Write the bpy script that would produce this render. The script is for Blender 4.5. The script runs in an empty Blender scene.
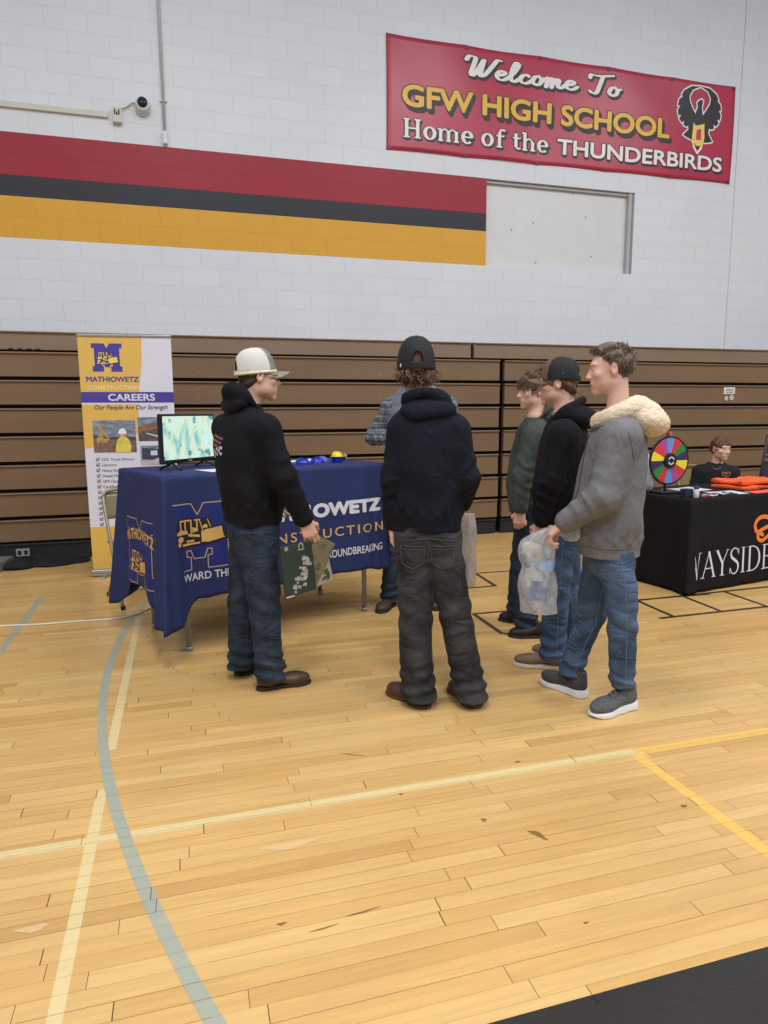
import bpy, bmesh, math, random
import numpy as np
import openvdb
from mathutils import Vector, Matrix
from mathutils.bvhtree import BVHTree

random.seed(7)
rng = np.random.default_rng(7)
scene = bpy.context.scene
COL = scene.collection
PI = math.pi

# ------------------------------------------------------------------ helpers
def srgb(r, g, b):
    f = lambda c: (c / 255) / 12.92 if c / 255 <= 0.04045 else ((c / 255 + 0.055) / 1.055) ** 2.4
    return (f(r), f(g), f(b), 1.0)

def link(o, parent=None):
    COL.objects.link(o)
    if parent is not None:
        o.parent = parent
    return o

def mesh_obj(name, verts, faces, mat=None, parent=None, smooth=False, mats=None, mi=None):
    me = bpy.data.meshes.new(name)
    me.from_pydata([tuple(v) for v in verts], [], [tuple(f) for f in faces])
    me.update()
    for m in (mats or ([mat] if mat else [])):
        me.materials.append(m)
    if mi is not None:
        me.polygons.foreach_set('material_index', mi)
    if smooth:
        me.polygons.foreach_set('use_smooth', [True] * len(me.polygons))
    return link(bpy.data.objects.new(name, me), parent)

def tag(o, label=None, cat=None, group=None, kind=None):
    if label: o['label'] = label
    if cat: o['category'] = cat
    if group: o['group'] = group
    if kind: o['kind'] = kind
    return o

def empty(name, loc, rz=0, label=None, cat=None, group=None):
    o = bpy.data.objects.new(name, None)
    o.empty_display_size = 0.1
    COL.objects.link(o)
    o.location = loc
    o.rotation_euler = (0, 0, rz)
    tag(o, label, cat, group)
    return o

class MB:
    """collects simple solids into one mesh"""
    def __init__(s):
        s.v, s.f, s.m = [], [], []
    def add(s, vs, fs, mi=0):
        n = len(s.v)
        s.v += [tuple(v) for v in vs]
        s.f += [tuple(i + n for i in f) for f in fs]
        s.m += [mi] * len(fs)
    def box(s, c, size, M=None, bev=0.0, mi=0):
        hx, hy, hz = size[0] / 2, size[1] / 2, size[2] / 2
        bev = min(bev, hx * .98, hy * .98, hz * .98)
        if bev <= 0:
            vs = [(x, y, z) for x in (-hx, hx) for y in (-hy, hy) for z in (-hz, hz)]
            fs = [(0, 1, 3, 2), (4, 6, 7, 5), (0, 4, 5, 1), (2, 3, 7, 6), (0, 2, 6, 4), (1, 5, 7, 3)]
        else:
            bm = bmesh.new()
            bmesh.ops.create_cube(bm, size=1)
            for v in bm.verts:
                v.co.x *= 2 * hx; v.co.y *= 2 * hy; v.co.z *= 2 * hz
            bmesh.ops.bevel(bm, geom=bm.edges[:], offset=bev, segments=2, affect='EDGES', profile=.5)
            bm.verts.ensure_lookup_table()
            vs = [tuple(v.co) for v in bm.verts]
            fs = [tuple(v.index for v in f.verts) for f in bm.faces]
            bm.free()
        c = Vector(c)
        vs = [((M @ Vector(v)) if M else Vector(v)) + c for v in vs]
        s.add(vs, fs, mi)
    def tube(s, pts, r, seg=10, mi=0, caps=True, flat=1.0):
        pts = [Vector(p) for p in pts]
        n = len(pts)
        rs = r if hasattr(r, '__len__') else [r] * n
        prev = None
        vs, fs = [], []
        for i, p in enumerate(pts):
            t = (pts[min(i + 1, n - 1)] - pts[max(i - 1, 0)])
            t = t.normalized() if t.length > 1e-9 else Vector((0, 0, 1))
            if prev is None:
                a = Vector((0, 0, 1)) if abs(t.z) < .9 else Vector((1, 0, 0))
                u = t.cross(a).normalized()
            else:
                u = (prev - t * prev.dot(t))
                u = u.normalized() if u.length > 1e-6 else t.orthogonal().normalized()
            prev = u
            w = t.cross(u)
            for k in range(seg):
                an = 2 * PI * k / seg
                vs.append(p + (u * math.cos(an) + w * math.sin(an) * flat) * rs[i])
        for i in range(n - 1):
            for k in range(seg):
                k2 = (k + 1) % seg
                fs.append((i * seg + k, i * seg + k2, (i + 1) * seg + k2, (i + 1) * seg + k))
        if caps:
            fs.append(tuple(range(seg - 1, -1, -1)))
            fs.append(tuple((n - 1) * seg + k for k in range(seg)))
        s.add(vs, fs, mi)
    def lathe(s, prof, c=(0, 0, 0), seg=28, M=None, mi=0):
        vs, fs = [], []
        for (r, z) in prof:
            for k in range(seg):
                a = 2 * PI * k / seg
                vs.append(Vector((r * math.cos(a), r * math.sin(a), z)))
        for i in range(len(prof) - 1):
            for k in range(seg):
                k2 = (k + 1) % seg
                fs.append((i * seg + k, i * seg + k2, (i + 1) * seg + k2, (i + 1) * seg + k))
        fs.append(tuple(range(seg - 1, -1, -1)))
        fs.append(tuple((len(prof) - 1) * seg + k for k in range(seg)))
        c = Vector(c)
        s.add([((M @ v) if M else v) + c for v in vs], fs, mi)
    def build(s, name, mat=None, parent=None, smooth=False, mats=None):
        return mesh_obj(name, s.v, s.f, mat, parent, smooth, mats, s.m if mats else None)

def shade_auto(o, ang=40):
    me = o.data
    me.polygons.foreach_set('use_smooth', [True] * len(me.polygons))
    bm = bmesh.new(); bm.from_mesh(me)
    for e in bm.edges:
        if len(e.link_faces) == 2 and e.calc_face_angle(0) > math.radians(ang):
            e.smooth = False
    bm.to_mesh(me); bm.free()
    return o

# ------------------------------------------------------------------ materials
MATS = {}
def new_mat(name):
    m = bpy.data.materials.new(name); m.use_nodes = True
    nt = m.node_tree
    b = nt.nodes['Principled BSDF']
    return m, nt, b

def N(nt, t, **kw):
    n = nt.nodes.new(t)
    for k, v in kw.items():
        if k in n.inputs.keys() if isinstance(k, str) else False:
            n.inputs[k].default_value = v
        else:
            setattr(n, k, v)
    return n

def math_n(nt, op, a, b=None, c=None):
    n = nt.nodes.new('ShaderNodeMath'); n.operation = op
    for i, x in enumerate((a, b, c)):
        if x is None: continue
        if isinstance(x, (int, float)): n.inputs[i].default_value = x
        else: nt.links.new(x, n.inputs[i])
    return n.outputs[0]

def mixc(nt, fac, a, b):
    n = nt.nodes.new('ShaderNodeMix'); n.data_type = 'RGBA'
    for sock, x in ((n.inputs[0], fac), (n.inputs[6], a), (n.inputs[7], b)):
        if isinstance(x, (int, float, tuple)): sock.default_value = x
        else: nt.links.new(x, sock)
    return n.outputs[2]

def simple(name, col, rough=.6, var=.0, vscale=8, bump=.0, bscale=120, metal=0, spec=.5, sheen=0, stretch=(1, 1, 1), var2=None, folds=None):
    """procedural material: base colour with soft noise variation and a bump"""
    if name in MATS: return MATS[name]
    m, nt, b = new_mat(name)
    b.inputs['Roughness'].default_value = rough
    b.inputs['Metallic'].default_value = metal
    b.inputs['Specular IOR Level'].default_value = spec
    if sheen: b.inputs['Sheen Weight'].default_value = sheen
    tc = N(nt, 'ShaderNodeTexCoord')
    mp = N(nt, 'ShaderNodeMapping'); mp.inputs['Scale'].default_value = stretch
    nt.links.new(tc.outputs['Object'], mp.inputs[0])
    no = N(nt, 'ShaderNodeTexNoise'); no.inputs['Scale'].default_value = vscale; no.inputs['Detail'].default_value = 4
    nt.links.new(mp.outputs[0], no.inputs['Vector'])
    v = max(var, .02)
    c2 = var2 if var2 else tuple(min(1, c * (1 + v)) for c in col[:3]) + (1,)
    c1 = tuple(c * (1 - v) for c in col[:3]) + (1,)
    rmp = N(nt, 'ShaderNodeMapRange'); rmp.inputs['From Min'].default_value = .35; rmp.inputs['From Max'].default_value = .65
    nt.links.new(no.outputs[0], rmp.inputs[0])
    nt.links.new(mixc(nt, rmp.outputs[0], c1, c2), b.inputs['Base Color'])
    if bump:
        n2 = N(nt, 'ShaderNodeTexNoise'); n2.inputs['Scale'].default_value = bscale; n2.inputs['Detail'].default_value = 2
        nt.links.new(tc.outputs['Object'], n2.inputs['Vector'])
        bp = N(nt, 'ShaderNodeBump'); bp.inputs['Strength'].default_value = bump; bp.inputs['Distance'].default_value = .01
        nt.links.new(n2.outputs[0], bp.inputs['Height'])
        nt.links.new(bp.outputs[0], b.inputs['Normal'])
        if folds:                                   # soft creases of hanging cloth
            mpf = N(nt, 'ShaderNodeMapping'); mpf.inputs['Scale'].default_value = folds[0]
            nt.links.new(tc.outputs['Object'], mpf.inputs[0])
            nf = N(nt, 'ShaderNodeTexNoise'); nf.inputs['Scale'].default_value = 1; nf.inputs['Detail'].default_value = 1.5; nf.inputs['Distortion'].default_value = .9
            nt.links.new(mpf.outputs[0], nf.inputs['Vector'])
            rg = math_n(nt, 'SUBTRACT', 1, math_n(nt, 'ABSOLUTE', math_n(nt, 'SUBTRACT', math_n(nt, 'MULTIPLY', nf.outputs[0], 4), 2)))
            bf = N(nt, 'ShaderNodeBump'); bf.inputs['Strength'].default_value = folds[1]; bf.inputs['Distance'].default_value = .02
            nt.links.new(rg, bf.inputs['Height']); nt.links.new(bf.outputs[0], bp.inputs['Normal'])
    MATS[name] = m
    return m

# wall: painted concrete blocks with the three painted bands
STR_X = 3.67
def wall_mat():
    m, nt, b = new_mat('painted_block')
    tc = N(nt, 'ShaderNodeTexCoord'); sp = N(nt, 'ShaderNodeSeparateXYZ')
    nt.links.new(tc.outputs['Object'], sp.inputs[0])
    x, z = sp.outputs[0], sp.outputs[2]
    zz = math_n(nt, 'SUBTRACT', z, 3.212 - .2032 * 40)
    cb = N(nt, 'ShaderNodeCombineXYZ'); nt.links.new(math_n(nt, 'ADD', x, 20.06), cb.inputs[0]); nt.links.new(zz, cb.inputs[1])
    br = N(nt, 'ShaderNodeTexBrick'); br.offset = .5; br.squash = 1
    br.inputs['Scale'].default_value = 1; br.inputs['Mortar Size'].default_value = .0035
    br.inputs['Mortar Smooth'].default_value = .3; br.inputs['Brick Width'].default_value = .4064; br.inputs['Row Height'].default_value = .2032
    br.inputs['Color1'].default_value = (1, 1, 1, 1); br.inputs['Color2'].default_value = (.975, .975, .98, 1); br.inputs['Mortar'].default_value = (.86, .86, .865, 1)
    nt.links.new(cb.outputs[0], br.inputs['Vector'])
    white = srgb(222, 226, 233)
    def above(v, t): return math_n(nt, 'GREATER_THAN', v, t)
    red, blk, yel = srgb(158, 36, 54), srgb(46, 46, 56), srgb(222, 166, 56)
    c = mixc(nt, above(z, 3.212), white, yel)
    c = mixc(nt, above(z, 3.618), c, blk)
    c = mixc(nt, above(z, 3.822), c, red)
    c = mixc(nt, above(z, 4.230), c, white)
    c = mixc(nt, above(x, STR_X), c, white)
    no = N(nt, 'ShaderNodeTexNoise'); no.inputs['Scale'].default_value = 1.1; no.inputs['Detail'].default_value = 5
    nt.links.new(tc.outputs['Object'], no.inputs['Vector'])
    mul = nt.nodes.new('ShaderNodeMix'); mul.data_type = 'RGBA'; mul.blend_type = 'MULTIPLY'; mul.inputs[0].default_value = 1
    nt.links.new(c, mul.inputs[6]); nt.links.new(br.outputs['Color'], mul.inputs[7])
    mr = N(nt, 'ShaderNodeMapRange'); mr.inputs['To Min'].default_value = .94; mr.inputs['To Max'].default_value = 1.04
    nt.links.new(no.outputs[0], mr.inputs[0])
    mul2 = nt.nodes.new('ShaderNodeMix'); mul2.data_type = 'RGBA'; mul2.blend_type = 'MULTIPLY'; mul2.inputs[0].default_value = 1
    nt.links.new(mul.outputs[2], mul2.inputs[6]); nt.links.new(mr.outputs[0], mul2.inputs[7])
    nt.links.new(mul2.outputs[2], b.inputs['Base Color'])
    b.inputs['Roughness'].default_value = .45; b.inputs['Specular IOR Level'].default_value = .35
    n3 = N(nt, 'ShaderNodeTexNoise'); n3.inputs['Scale'].default_value = 60; n3.inputs['Detail'].default_value = 3
    nt.links.new(tc.outputs['Object'], n3.inputs['Vector'])
    hgt = math_n(nt, 'SUBTRACT', math_n(nt, 'MULTIPLY', n3.outputs[0], .35), br.outputs['Fac'])
    bp = N(nt, 'ShaderNodeBump'); bp.inputs['Strength'].default_value = .22; bp.inputs['Distance'].default_value = .005
    nt.links.new(hgt, bp.inputs['Height']); nt.links.new(bp.outputs[0], b.inputs['Normal'])
    return m

# strip maple floor; paint=None bare wood, otherwise the court paint laid over the boards
def floor_mat(name, paint=None, amt=0.0):
    m, nt, b = new_mat(name)
    tc = N(nt, 'ShaderNodeTexCoord'); sp = N(nt, 'ShaderNodeSeparateXYZ')
    nt.links.new(tc.outputs['Object'], sp.inputs[0])
    W, L = .0572, .98
    ry = math_n(nt, 'DIVIDE', sp.outputs[1], W)
    row = math_n(nt, 'FLOOR', ry); fy = math_n(nt, 'FRACT', ry)
    wn = N(nt, 'ShaderNodeTexWhiteNoise'); wn.noise_dimensions = '1D'; nt.links.new(row, wn.inputs['W'])
    rx = math_n(nt, 'ADD', math_n(nt, 'DIVIDE', sp.outputs[0], L), math_n(nt, 'MULTIPLY', wn.outputs[0], 17.3))
    # uneven lengths: warp the running coordinate
    rx = math_n(nt, 'ADD', rx, math_n(nt, 'MULTIPLY', math_n(nt, 'SINE', math_n(nt, 'MULTIPLY', rx, 2.4)), .13))
    idx = math_n(nt, 'FLOOR', rx); fx = math_n(nt, 'FRACT', rx)
    cb = N(nt, 'ShaderNodeCombineXYZ'); nt.links.new(row, cb.inputs[0]); nt.links.new(idx, cb.inputs[1])
    wn2 = N(nt, 'ShaderNodeTexWhiteNoise'); wn2.noise_dimensions = '3D'; nt.links.new(cb.outputs[0], wn2.inputs['Vector'])
    rp = N(nt, 'ShaderNodeValToRGB'); el = rp.color_ramp.elements
    el[0].position = 0; el[0].color = srgb(195, 155, 94); el[1].position = 1; el[1].color = srgb(217, 181, 119)
    e = rp.color_ramp.elements.new(.12); e.color = srgb(206, 165, 103)
    e = rp.color_ramp.elements.new(.6); e.color = srgb(211, 171, 109)
    nt.links.new(wn2.outputs[0], rp.inputs[0])
    # grain
    mp = N(nt, 'ShaderNodeMapping'); mp.inputs['Scale'].default_value = (1.6, 28, 1)
    nt.links.new(tc.outputs['Object'], mp.inputs[0])
    ad = nt.nodes.new('ShaderNodeVectorMath'); ad.operation = 'ADD'
    nt.links.new(mp.outputs[0], ad.inputs[0]); nt.links.new(wn2.outputs[1], ad.inputs[1])
    no = N(nt, 'ShaderNodeTexNoise'); no.inputs['Scale'].default_value = 2.2; no.inputs['Detail'].default_value = 6; no.inputs['Distortion'].default_value = .6
    nt.links.new(ad.outputs[0], no.inputs['Vector'])
    mr = N(nt, 'ShaderNodeMapRange'); mr.inputs['From Min'].default_value = .3; mr.inputs['From Max'].default_value = .7
    mr.inputs['To Min'].default_value = .90; mr.inputs['To Max'].default_value = 1.06
    nt.links.new(no.outputs[0], mr.inputs[0])
    no2 = N(nt, 'ShaderNodeTexNoise'); no2.inputs['Scale'].default_value = .8; no2.inputs['Detail'].default_value = 4
    nt.links.new(tc.outputs['Object'], no2.inputs['Vector'])
    mr2 = N(nt, 'ShaderNodeMapRange'); mr2.inputs['From Min'].default_value = .35; mr2.inputs['From Max'].default_value = .65
    mr2.inputs['To Min'].default_value = .93; mr2.inputs['To Max'].default_value = 1.05
    nt.links.new(no2.outputs[0], mr2.inputs[0])
    def mul(a, f):
        n = nt.nodes.new('ShaderNodeMix'); n.data_type = 'RGBA'; n.blend_type = 'MULTIPLY'; n.inputs[0].default_value = 1
        nt.links.new(a, n.inputs[6]); nt.links.new(f, n.inputs[7]); return n.outputs[2]
    wood = mul(mul(rp.outputs[0], mr.outputs[0]), mr2.outputs[0])
    if paint is not None:
        nf = N(nt, 'ShaderNodeTexNoise'); nf.inputs['Scale'].default_value = 30; nf.inputs['Detail'].default_value = 5
        nt.links.new(tc.outputs['Object'], nf.inputs['Vector'])
        mf = N(nt, 'ShaderNodeMapRange'); mf.inputs['From Min'].default_value = .3; mf.inputs['From Max'].default_value = .5
        mf.inputs['To Min'].default_value = amt * .8 if amt < .9 else amt; mf.inputs['To Max'].default_value = amt
        nt.links.new(nf.outputs[0], mf.inputs[0])
        wood = mixc(nt, mf.outputs[0], wood, paint)
    # seams
    sx = .0012 / L; sy = .0009 / W
    gy = math_n(nt, 'GREATER_THAN', math_n(nt, 'ABSOLUTE', math_n(nt, 'SUBTRACT', fy, .5)), .5 - sy)
    gx = math_n(nt, 'GREATER_THAN', math_n(nt, 'ABSOLUTE', math_n(nt, 'SUBTRACT', fx, .5)), .5 - sx)
    wrow = N(nt, 'ShaderNodeTexWhiteNoise'); wrow.noise_dimensions = '2D'
    cb3 = N(nt, 'ShaderNodeCombineXYZ'); nt.links.new(math_n(nt, 'ROUND', ry), cb3.inputs[0]); nt.links.new(math_n(nt, 'FLOOR', math_n(nt, 'DIVIDE', sp.outputs[0], 1.7)), cb3.inputs[1])
    nt.links.new(cb3.outputs[0], wrow.inputs['Vector'])
    gy = math_n(nt, 'MULTIPLY', gy, math_n(nt, 'ADD', math_n(nt, 'MULTIPLY', wrow.outputs[0], .55), .2))
    g = math_n(nt, 'MAXIMUM', gy, math_n(nt, 'MULTIPLY', gx, .9))
    dark = srgb(80, 54, 28) if paint is None or amt < .9 else tuple(c * .3 for c in paint[:3]) + (1,)
    if name == 'floor_black_border': dark = srgb(14, 14, 15)
    col = mixc(nt, g, wood, dark)
    nt.links.new(col, b.inputs['Base Color'])
    b.inputs['Specular IOR Level'].default_value = .45
    n4 = N(nt, 'ShaderNodeTexNoise'); n4.inputs['Scale'].default_value = 5; n4.inputs['Detail'].default_value = 5
    nt.links.new(tc.outputs['Object'], n4.inputs['Vector'])
    mr4 = N(nt, 'ShaderNodeMapRange'); mr4.inputs['To Min'].default_value = .22; mr4.inputs['To Max'].default_value = .42
    nt.links.new(n4.outputs[0], mr4.inputs[0]); nt.links.new(mr4.outputs[0], b.inputs['Roughness'])
    bp = N(nt, 'ShaderNodeBump'); bp.inputs['Strength'].default_value = .25; bp.inputs['Distance'].default_value = .002; bp.invert = True
    nt.links.new(math_n(nt, 'ADD', g, math_n(nt, 'MULTIPLY', no2.outputs[0], .5)), bp.inputs['Height']); nt.links.new(bp.outputs[0], b.inputs['Normal'])
    return m

def skin_mat(name, col):
    m, nt, b = new_mat(name)
    at = N(nt, 'ShaderNodeAttribute'); at.attribute_name = 'tint'
    tc = N(nt, 'ShaderNodeTexCoord')
    no = N(nt, 'ShaderNodeTexNoise'); no.inputs['Scale'].default_value = 45; no.inputs['Detail'].default_value = 3
    nt.links.new(tc.outputs['Object'], no.inputs['Vector'])
    base = mixc(nt, no.outputs[0], tuple(c * .93 for c in col[:3]) + (1,), tuple(min(1, c * 1.07) for c in col[:3]) + (1,))
    n = nt.nodes.new('ShaderNodeMix'); n.data_type = 'RGBA'; n.blend_type = 'MULTIPLY'; n.inputs[0].default_value = 1
    nt.links.new(base, n.inputs[6]); nt.links.new(at.outputs['Color'], n.inputs[7])
    nt.links.new(n.outputs[2], b.inputs['Base Color'])
    b.inputs['Roughness'].default_value = .5
    b.inputs['Subsurface Weight'].default_value = .12
    b.inputs['Subsurface Radius'].default_value = (.012, .005, .003)
    b.inputs['Subsurface Scale'].default_value = .5
    return m

# ------------------------------------------------------------------ implicit surfaces
def nrm(v):
    v = np.asarray(v, float); return v / max(np.linalg.norm(v), 1e-9)

class Field:
    def __init__(s, lo, hi, h):
        s.lo = np.array(lo, float); s.h = h
        s.n = np.ceil((np.array(hi, float) - s.lo) / h).astype(int) + 1
        s.d = np.full(tuple(s.n), .3, np.float32)
    def region(s, lo, hi):
        i0 = np.clip(np.floor((np.array(lo) - s.lo) / s.h).astype(int), 0, s.n - 1)
        i1 = np.clip(np.ceil((np.array(hi) - s.lo) / s.h).astype(int) + 1, 1, s.n)
        sl = tuple(slice(a, max(b, a + 1)) for a, b in zip(i0, i1))
        ax = [(s.lo[k] + s.h * np.arange(sl[k].start, sl[k].stop)).astype(np.float32) for k in range(3)]
        return sl, ax[0][:, None, None], ax[1][None, :, None], ax[2][None, None, :]
    def put(s, sl, dn, k, op='add'):
        d = s.d[sl]
        if op == 'add':
            if k > 0:
                hh = np.maximum(k - np.abs(d - dn), 0) / k
                s.d[sl] = np.minimum(d, dn) - hh * hh * k * .25
            else: s.d[sl] = np.minimum(d, dn)
        else:
            dn = -dn
            if k > 0:
                hh = np.maximum(k - np.abs(d - dn), 0) / k
                s.d[sl] = np.maximum(d, dn) + hh * hh * k * .25
            else: s.d[sl] = np.maximum(d, dn)
    def ell(s, c, r, R=None, k=.01, op='add'):
        c = np.array(c, float); r = np.array(r, float); m = r.max() + k + 3 * s.h
        sl, X, Y, Z = s.region(c - m, c + m)
        X = X - c[0]; Y = Y - c[1]; Z = Z - c[2]
        if R is not None:
            a = R[0][0] * X + R[0][1] * Y + R[0][2] * Z
            b = R[1][0] * X + R[1][1] * Y + R[1][2] * Z
            e = R[2][0] * X + R[2][1] * Y + R[2][2] * Z
        else: a, b, e = X, Y, Z
        k0 = np.sqrt((a / r[0]) ** 2 + (b / r[1]) ** 2 + (e / r[2]) ** 2)
        k1 = np.sqrt((a / r[0] ** 2) ** 2 + (b / r[1] ** 2) ** 2 + (e / r[2] ** 2) ** 2) + 1e-6
        s.put(sl, (k0 * (k0 - 1) / k1).astype(np.float32), k, op)
    def seg(s, A, B, r0, r1, side=(0, 1, 0), k=.01, op='add', fold=None, cap=1.0):
        """tapered elliptical limb; r = radius or (along side, across)"""
        A = np.array(A, float); B = np.array(B, float)
        a0, b0 = r0 if hasattr(r0, '__len__') else (r0, r0)
        a1, b1 = r1 if hasattr(r1, '__len__') else (r1, r1)
        m = max(a0, b0, a1, b1) + k + 3 * s.h + (fold[0] if fold else 0)
        sl, X, Y, Z = s.region(np.minimum(A, B) - m, np.maximum(A, B) + m)
        L = np.linalg.norm(B - A); w = (B - A) / max(L, 1e-9)
        sd = np.array(side, float); sd = sd - w * (sd @ w)
        if np.linalg.norm(sd) < 1e-3: sd = np.cross(w, [1, .3, .2])
        sd = nrm(sd); n = np.cross(w, sd)
        X = X - A[0]; Y = Y - A[1]; Z = Z - A[2]
        hz = X * w[0] + Y * w[1] + Z * w[2]
        t = np.clip(hz / L, 0, 1)
        x = X * sd[0] + Y * sd[1] + Z * sd[2]
        y = X * n[0] + Y * n[1] + Z * n[2]
        z = hz - t * L
        a = a0 + (a1 - a0) * t; b = b0 + (b1 - b0) * t; c = np.minimum(a, b) * cap
        k0 = np.sqrt((x / a) ** 2 + (y / b) ** 2 + (z / c) ** 2)
        k1 = np.sqrt((x / a ** 2) ** 2 + (y / b ** 2) ** 2 + (z / c ** 2) ** 2) + 1e-6
        d = k0 * (k0 - 1) / k1
        if fold:
            amp, fr, sk, c0, c1, ph = fold       # amplitude, folds per metre, skew, where (t centre, spread), phase
            ang = np.arctan2(y, x)
            q = fr * 2 * PI * hz + sk * np.sin(ang + ph) + 1.3 * np.sin(2 * ang + ph * 1.7) + ph
            env = np.exp(-((t - c0) / c1) ** 2)
            d = d + amp * env * (np.abs(np.sin(q * .5)) * 2 - 1.2) * (.65 + .35 * np.sin(ang * 1.0 + ph * 2.1))
        s.put(sl, d.astype(np.float32), k, op)
    def zloft(s, secs, k=.02, power=2.0, fold=None, sm=.02, op='add'):
        """secs: (z, cx, cy, a, b, theta) ; a along (cos th, sin th)"""
        secs = np.array(sorted([tuple(map(float, q)) for q in secs]))
        z0, z1 = secs[0, 0], secs[-1, 0]
        mr = secs[:, 3:5].max() + .05
        lo = [secs[:, 1].min() - mr, secs[:, 2].min() - mr, z0 - .02]
        hi = [secs[:, 1].max() + mr, secs[:, 2].max() + mr, z1 + .02]
        sl, X, Y, Z = s.region(lo, hi)
        z = Z.ravel()
        zz = np.linspace(z0 - .1, z1 + .1, 400); P = []
        dz = zz[1] - zz[0]; w = max(1, int(sm / dz)); ker = np.exp(-.5 * (np.arange(-3 * w, 3 * w + 1) / w) ** 2); ker /= ker.sum()
        for j in range(1, 6):
            v = np.interp(zz, secs[:, 0], secs[:, j])
            v = np.convolve(np.pad(v, 3 * w, mode='edge'), ker, 'valid')
            P.append(np.interp(z, zz, v).astype(np.float32)[None, None, :])
        cx, cy, a, b, th = P
        x = X - cx; y = Y - cy
        ct, st = np.cos(th), np.sin(th)
        u = x * ct + y * st; v = -x * st + y * ct
        if power != 2.0:
            k0 = (np.abs(u / a) ** power + np.abs(v / b) ** power) ** (1 / power)
            d = (k0 - 1) * np.minimum(a, b)
        else:
            k0 = np.sqrt((u / a) ** 2 + (v / b) ** 2); k1 = np.sqrt((u / a ** 2) ** 2 + (v / b ** 2) ** 2) + 1e-6
            d = k0 * (k0 - 1) / k1
        if fold: d = d + fold(u, v, Z, np.arctan2(v, u))
        dz_ = np.maximum(z0 - Z, Z - z1)
        d = np.maximum(d, dz_)
        s.put(sl, d.astype(np.float32), k, op)
    def cut(s, p, n):
        """remove everything on the +n side of the plane"""
        sl, X, Y, Z = s.region(s.lo, s.lo + s.n * s.h)
        n = nrm(n); s.d = np.maximum(s.d, ((X - p[0]) * n[0] + (Y - p[1]) * n[1] + (Z - p[2]) * n[2]).astype(np.float32))
    def wrinkle(s, amp, fx=(9, 7, 5), seed=0, zr=None):
        sl, X, Y, Z = s.region(s.lo, s.lo + s.n * s.h)
        r = np.random.default_rng(seed); ph = r.uniform(0, 6.28, 8)
        q = np.sin(fx[0] * X * 2 + 2.2 * np.sin(fx[2] * Z * 1.7 + ph[0]) + ph[1]) + np.sin(fx[1] * Y * 2 + 1.8 * np.sin(fx[2] * Z * 2.3 + ph[2]) + ph[3])
        q = q + .8 * np.sin(fx[2] * Z * 3 + 3 * np.sin(4 * X + ph[4]) + 2.5 * np.sin(5 * Y + ph[5]) + ph[6])
        e = 1.0
        if zr: e = np.clip((Z - zr[0]) / .05, 0, 1) * np.clip((zr[1] - Z) / .05, 0, 1)
        s.d = s.d + (amp * q * e * .4).astype(np.float32)
    def mesh(s, adapt=0.0):
        h = s.h
        d = np.clip(s.d, -3 * h, 3 * h) / h
        d[0], d[-1] = 3, 3; d[:, 0], d[:, -1] = 3, 3; d[:, :, 0], d[:, :, -1] = 3, 3
        g = openvdb.FloatGrid(3.0)
        g.copyFromArray(np.ascontiguousarray(d, dtype=np.float32))
        pts, tri, quad = g.convertToPolygons(0.0, adapt)
        pts = np.asarray(pts) * h + s.lo
        return pts, tri, quad

def np_mesh(name, pts, tri, quad, mat, parent, mats=None):
    me = bpy.data.meshes.new(name)
    # openvdb winds faces inward
    tri = np.asarray(tri).reshape(-1, 3)[:, ::-1]; quad = np.asarray(quad).reshape(-1, 4)[:, ::-1]
    nt_, nq = len(tri), len(quad)
    me.vertices.add(len(pts)); me.vertices.foreach_set('co', np.asarray(pts, np.float32).ravel())
    me.loops.add(nt_ * 3 + nq * 4)
    me.loops.foreach_set('vertex_index', np.concatenate([tri.ravel(), quad.ravel()]).astype(np.int32))
    me.polygons.add(nt_ + nq)
    st = np.concatenate([np.arange(nt_) * 3, nt_ * 3 + np.arange(nq) * 4]).astype(np.int32)
    me.polygons.foreach_set('loop_start', st)
    me.update(calc_edges=True)
    me.polygons.foreach_set('use_smooth', [True] * (nt_ + nq))
    for m in (mats or [mat]): me.materials.append(m)
    me.validate()
    return link(bpy.data.objects.new(name, me), parent)

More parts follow.
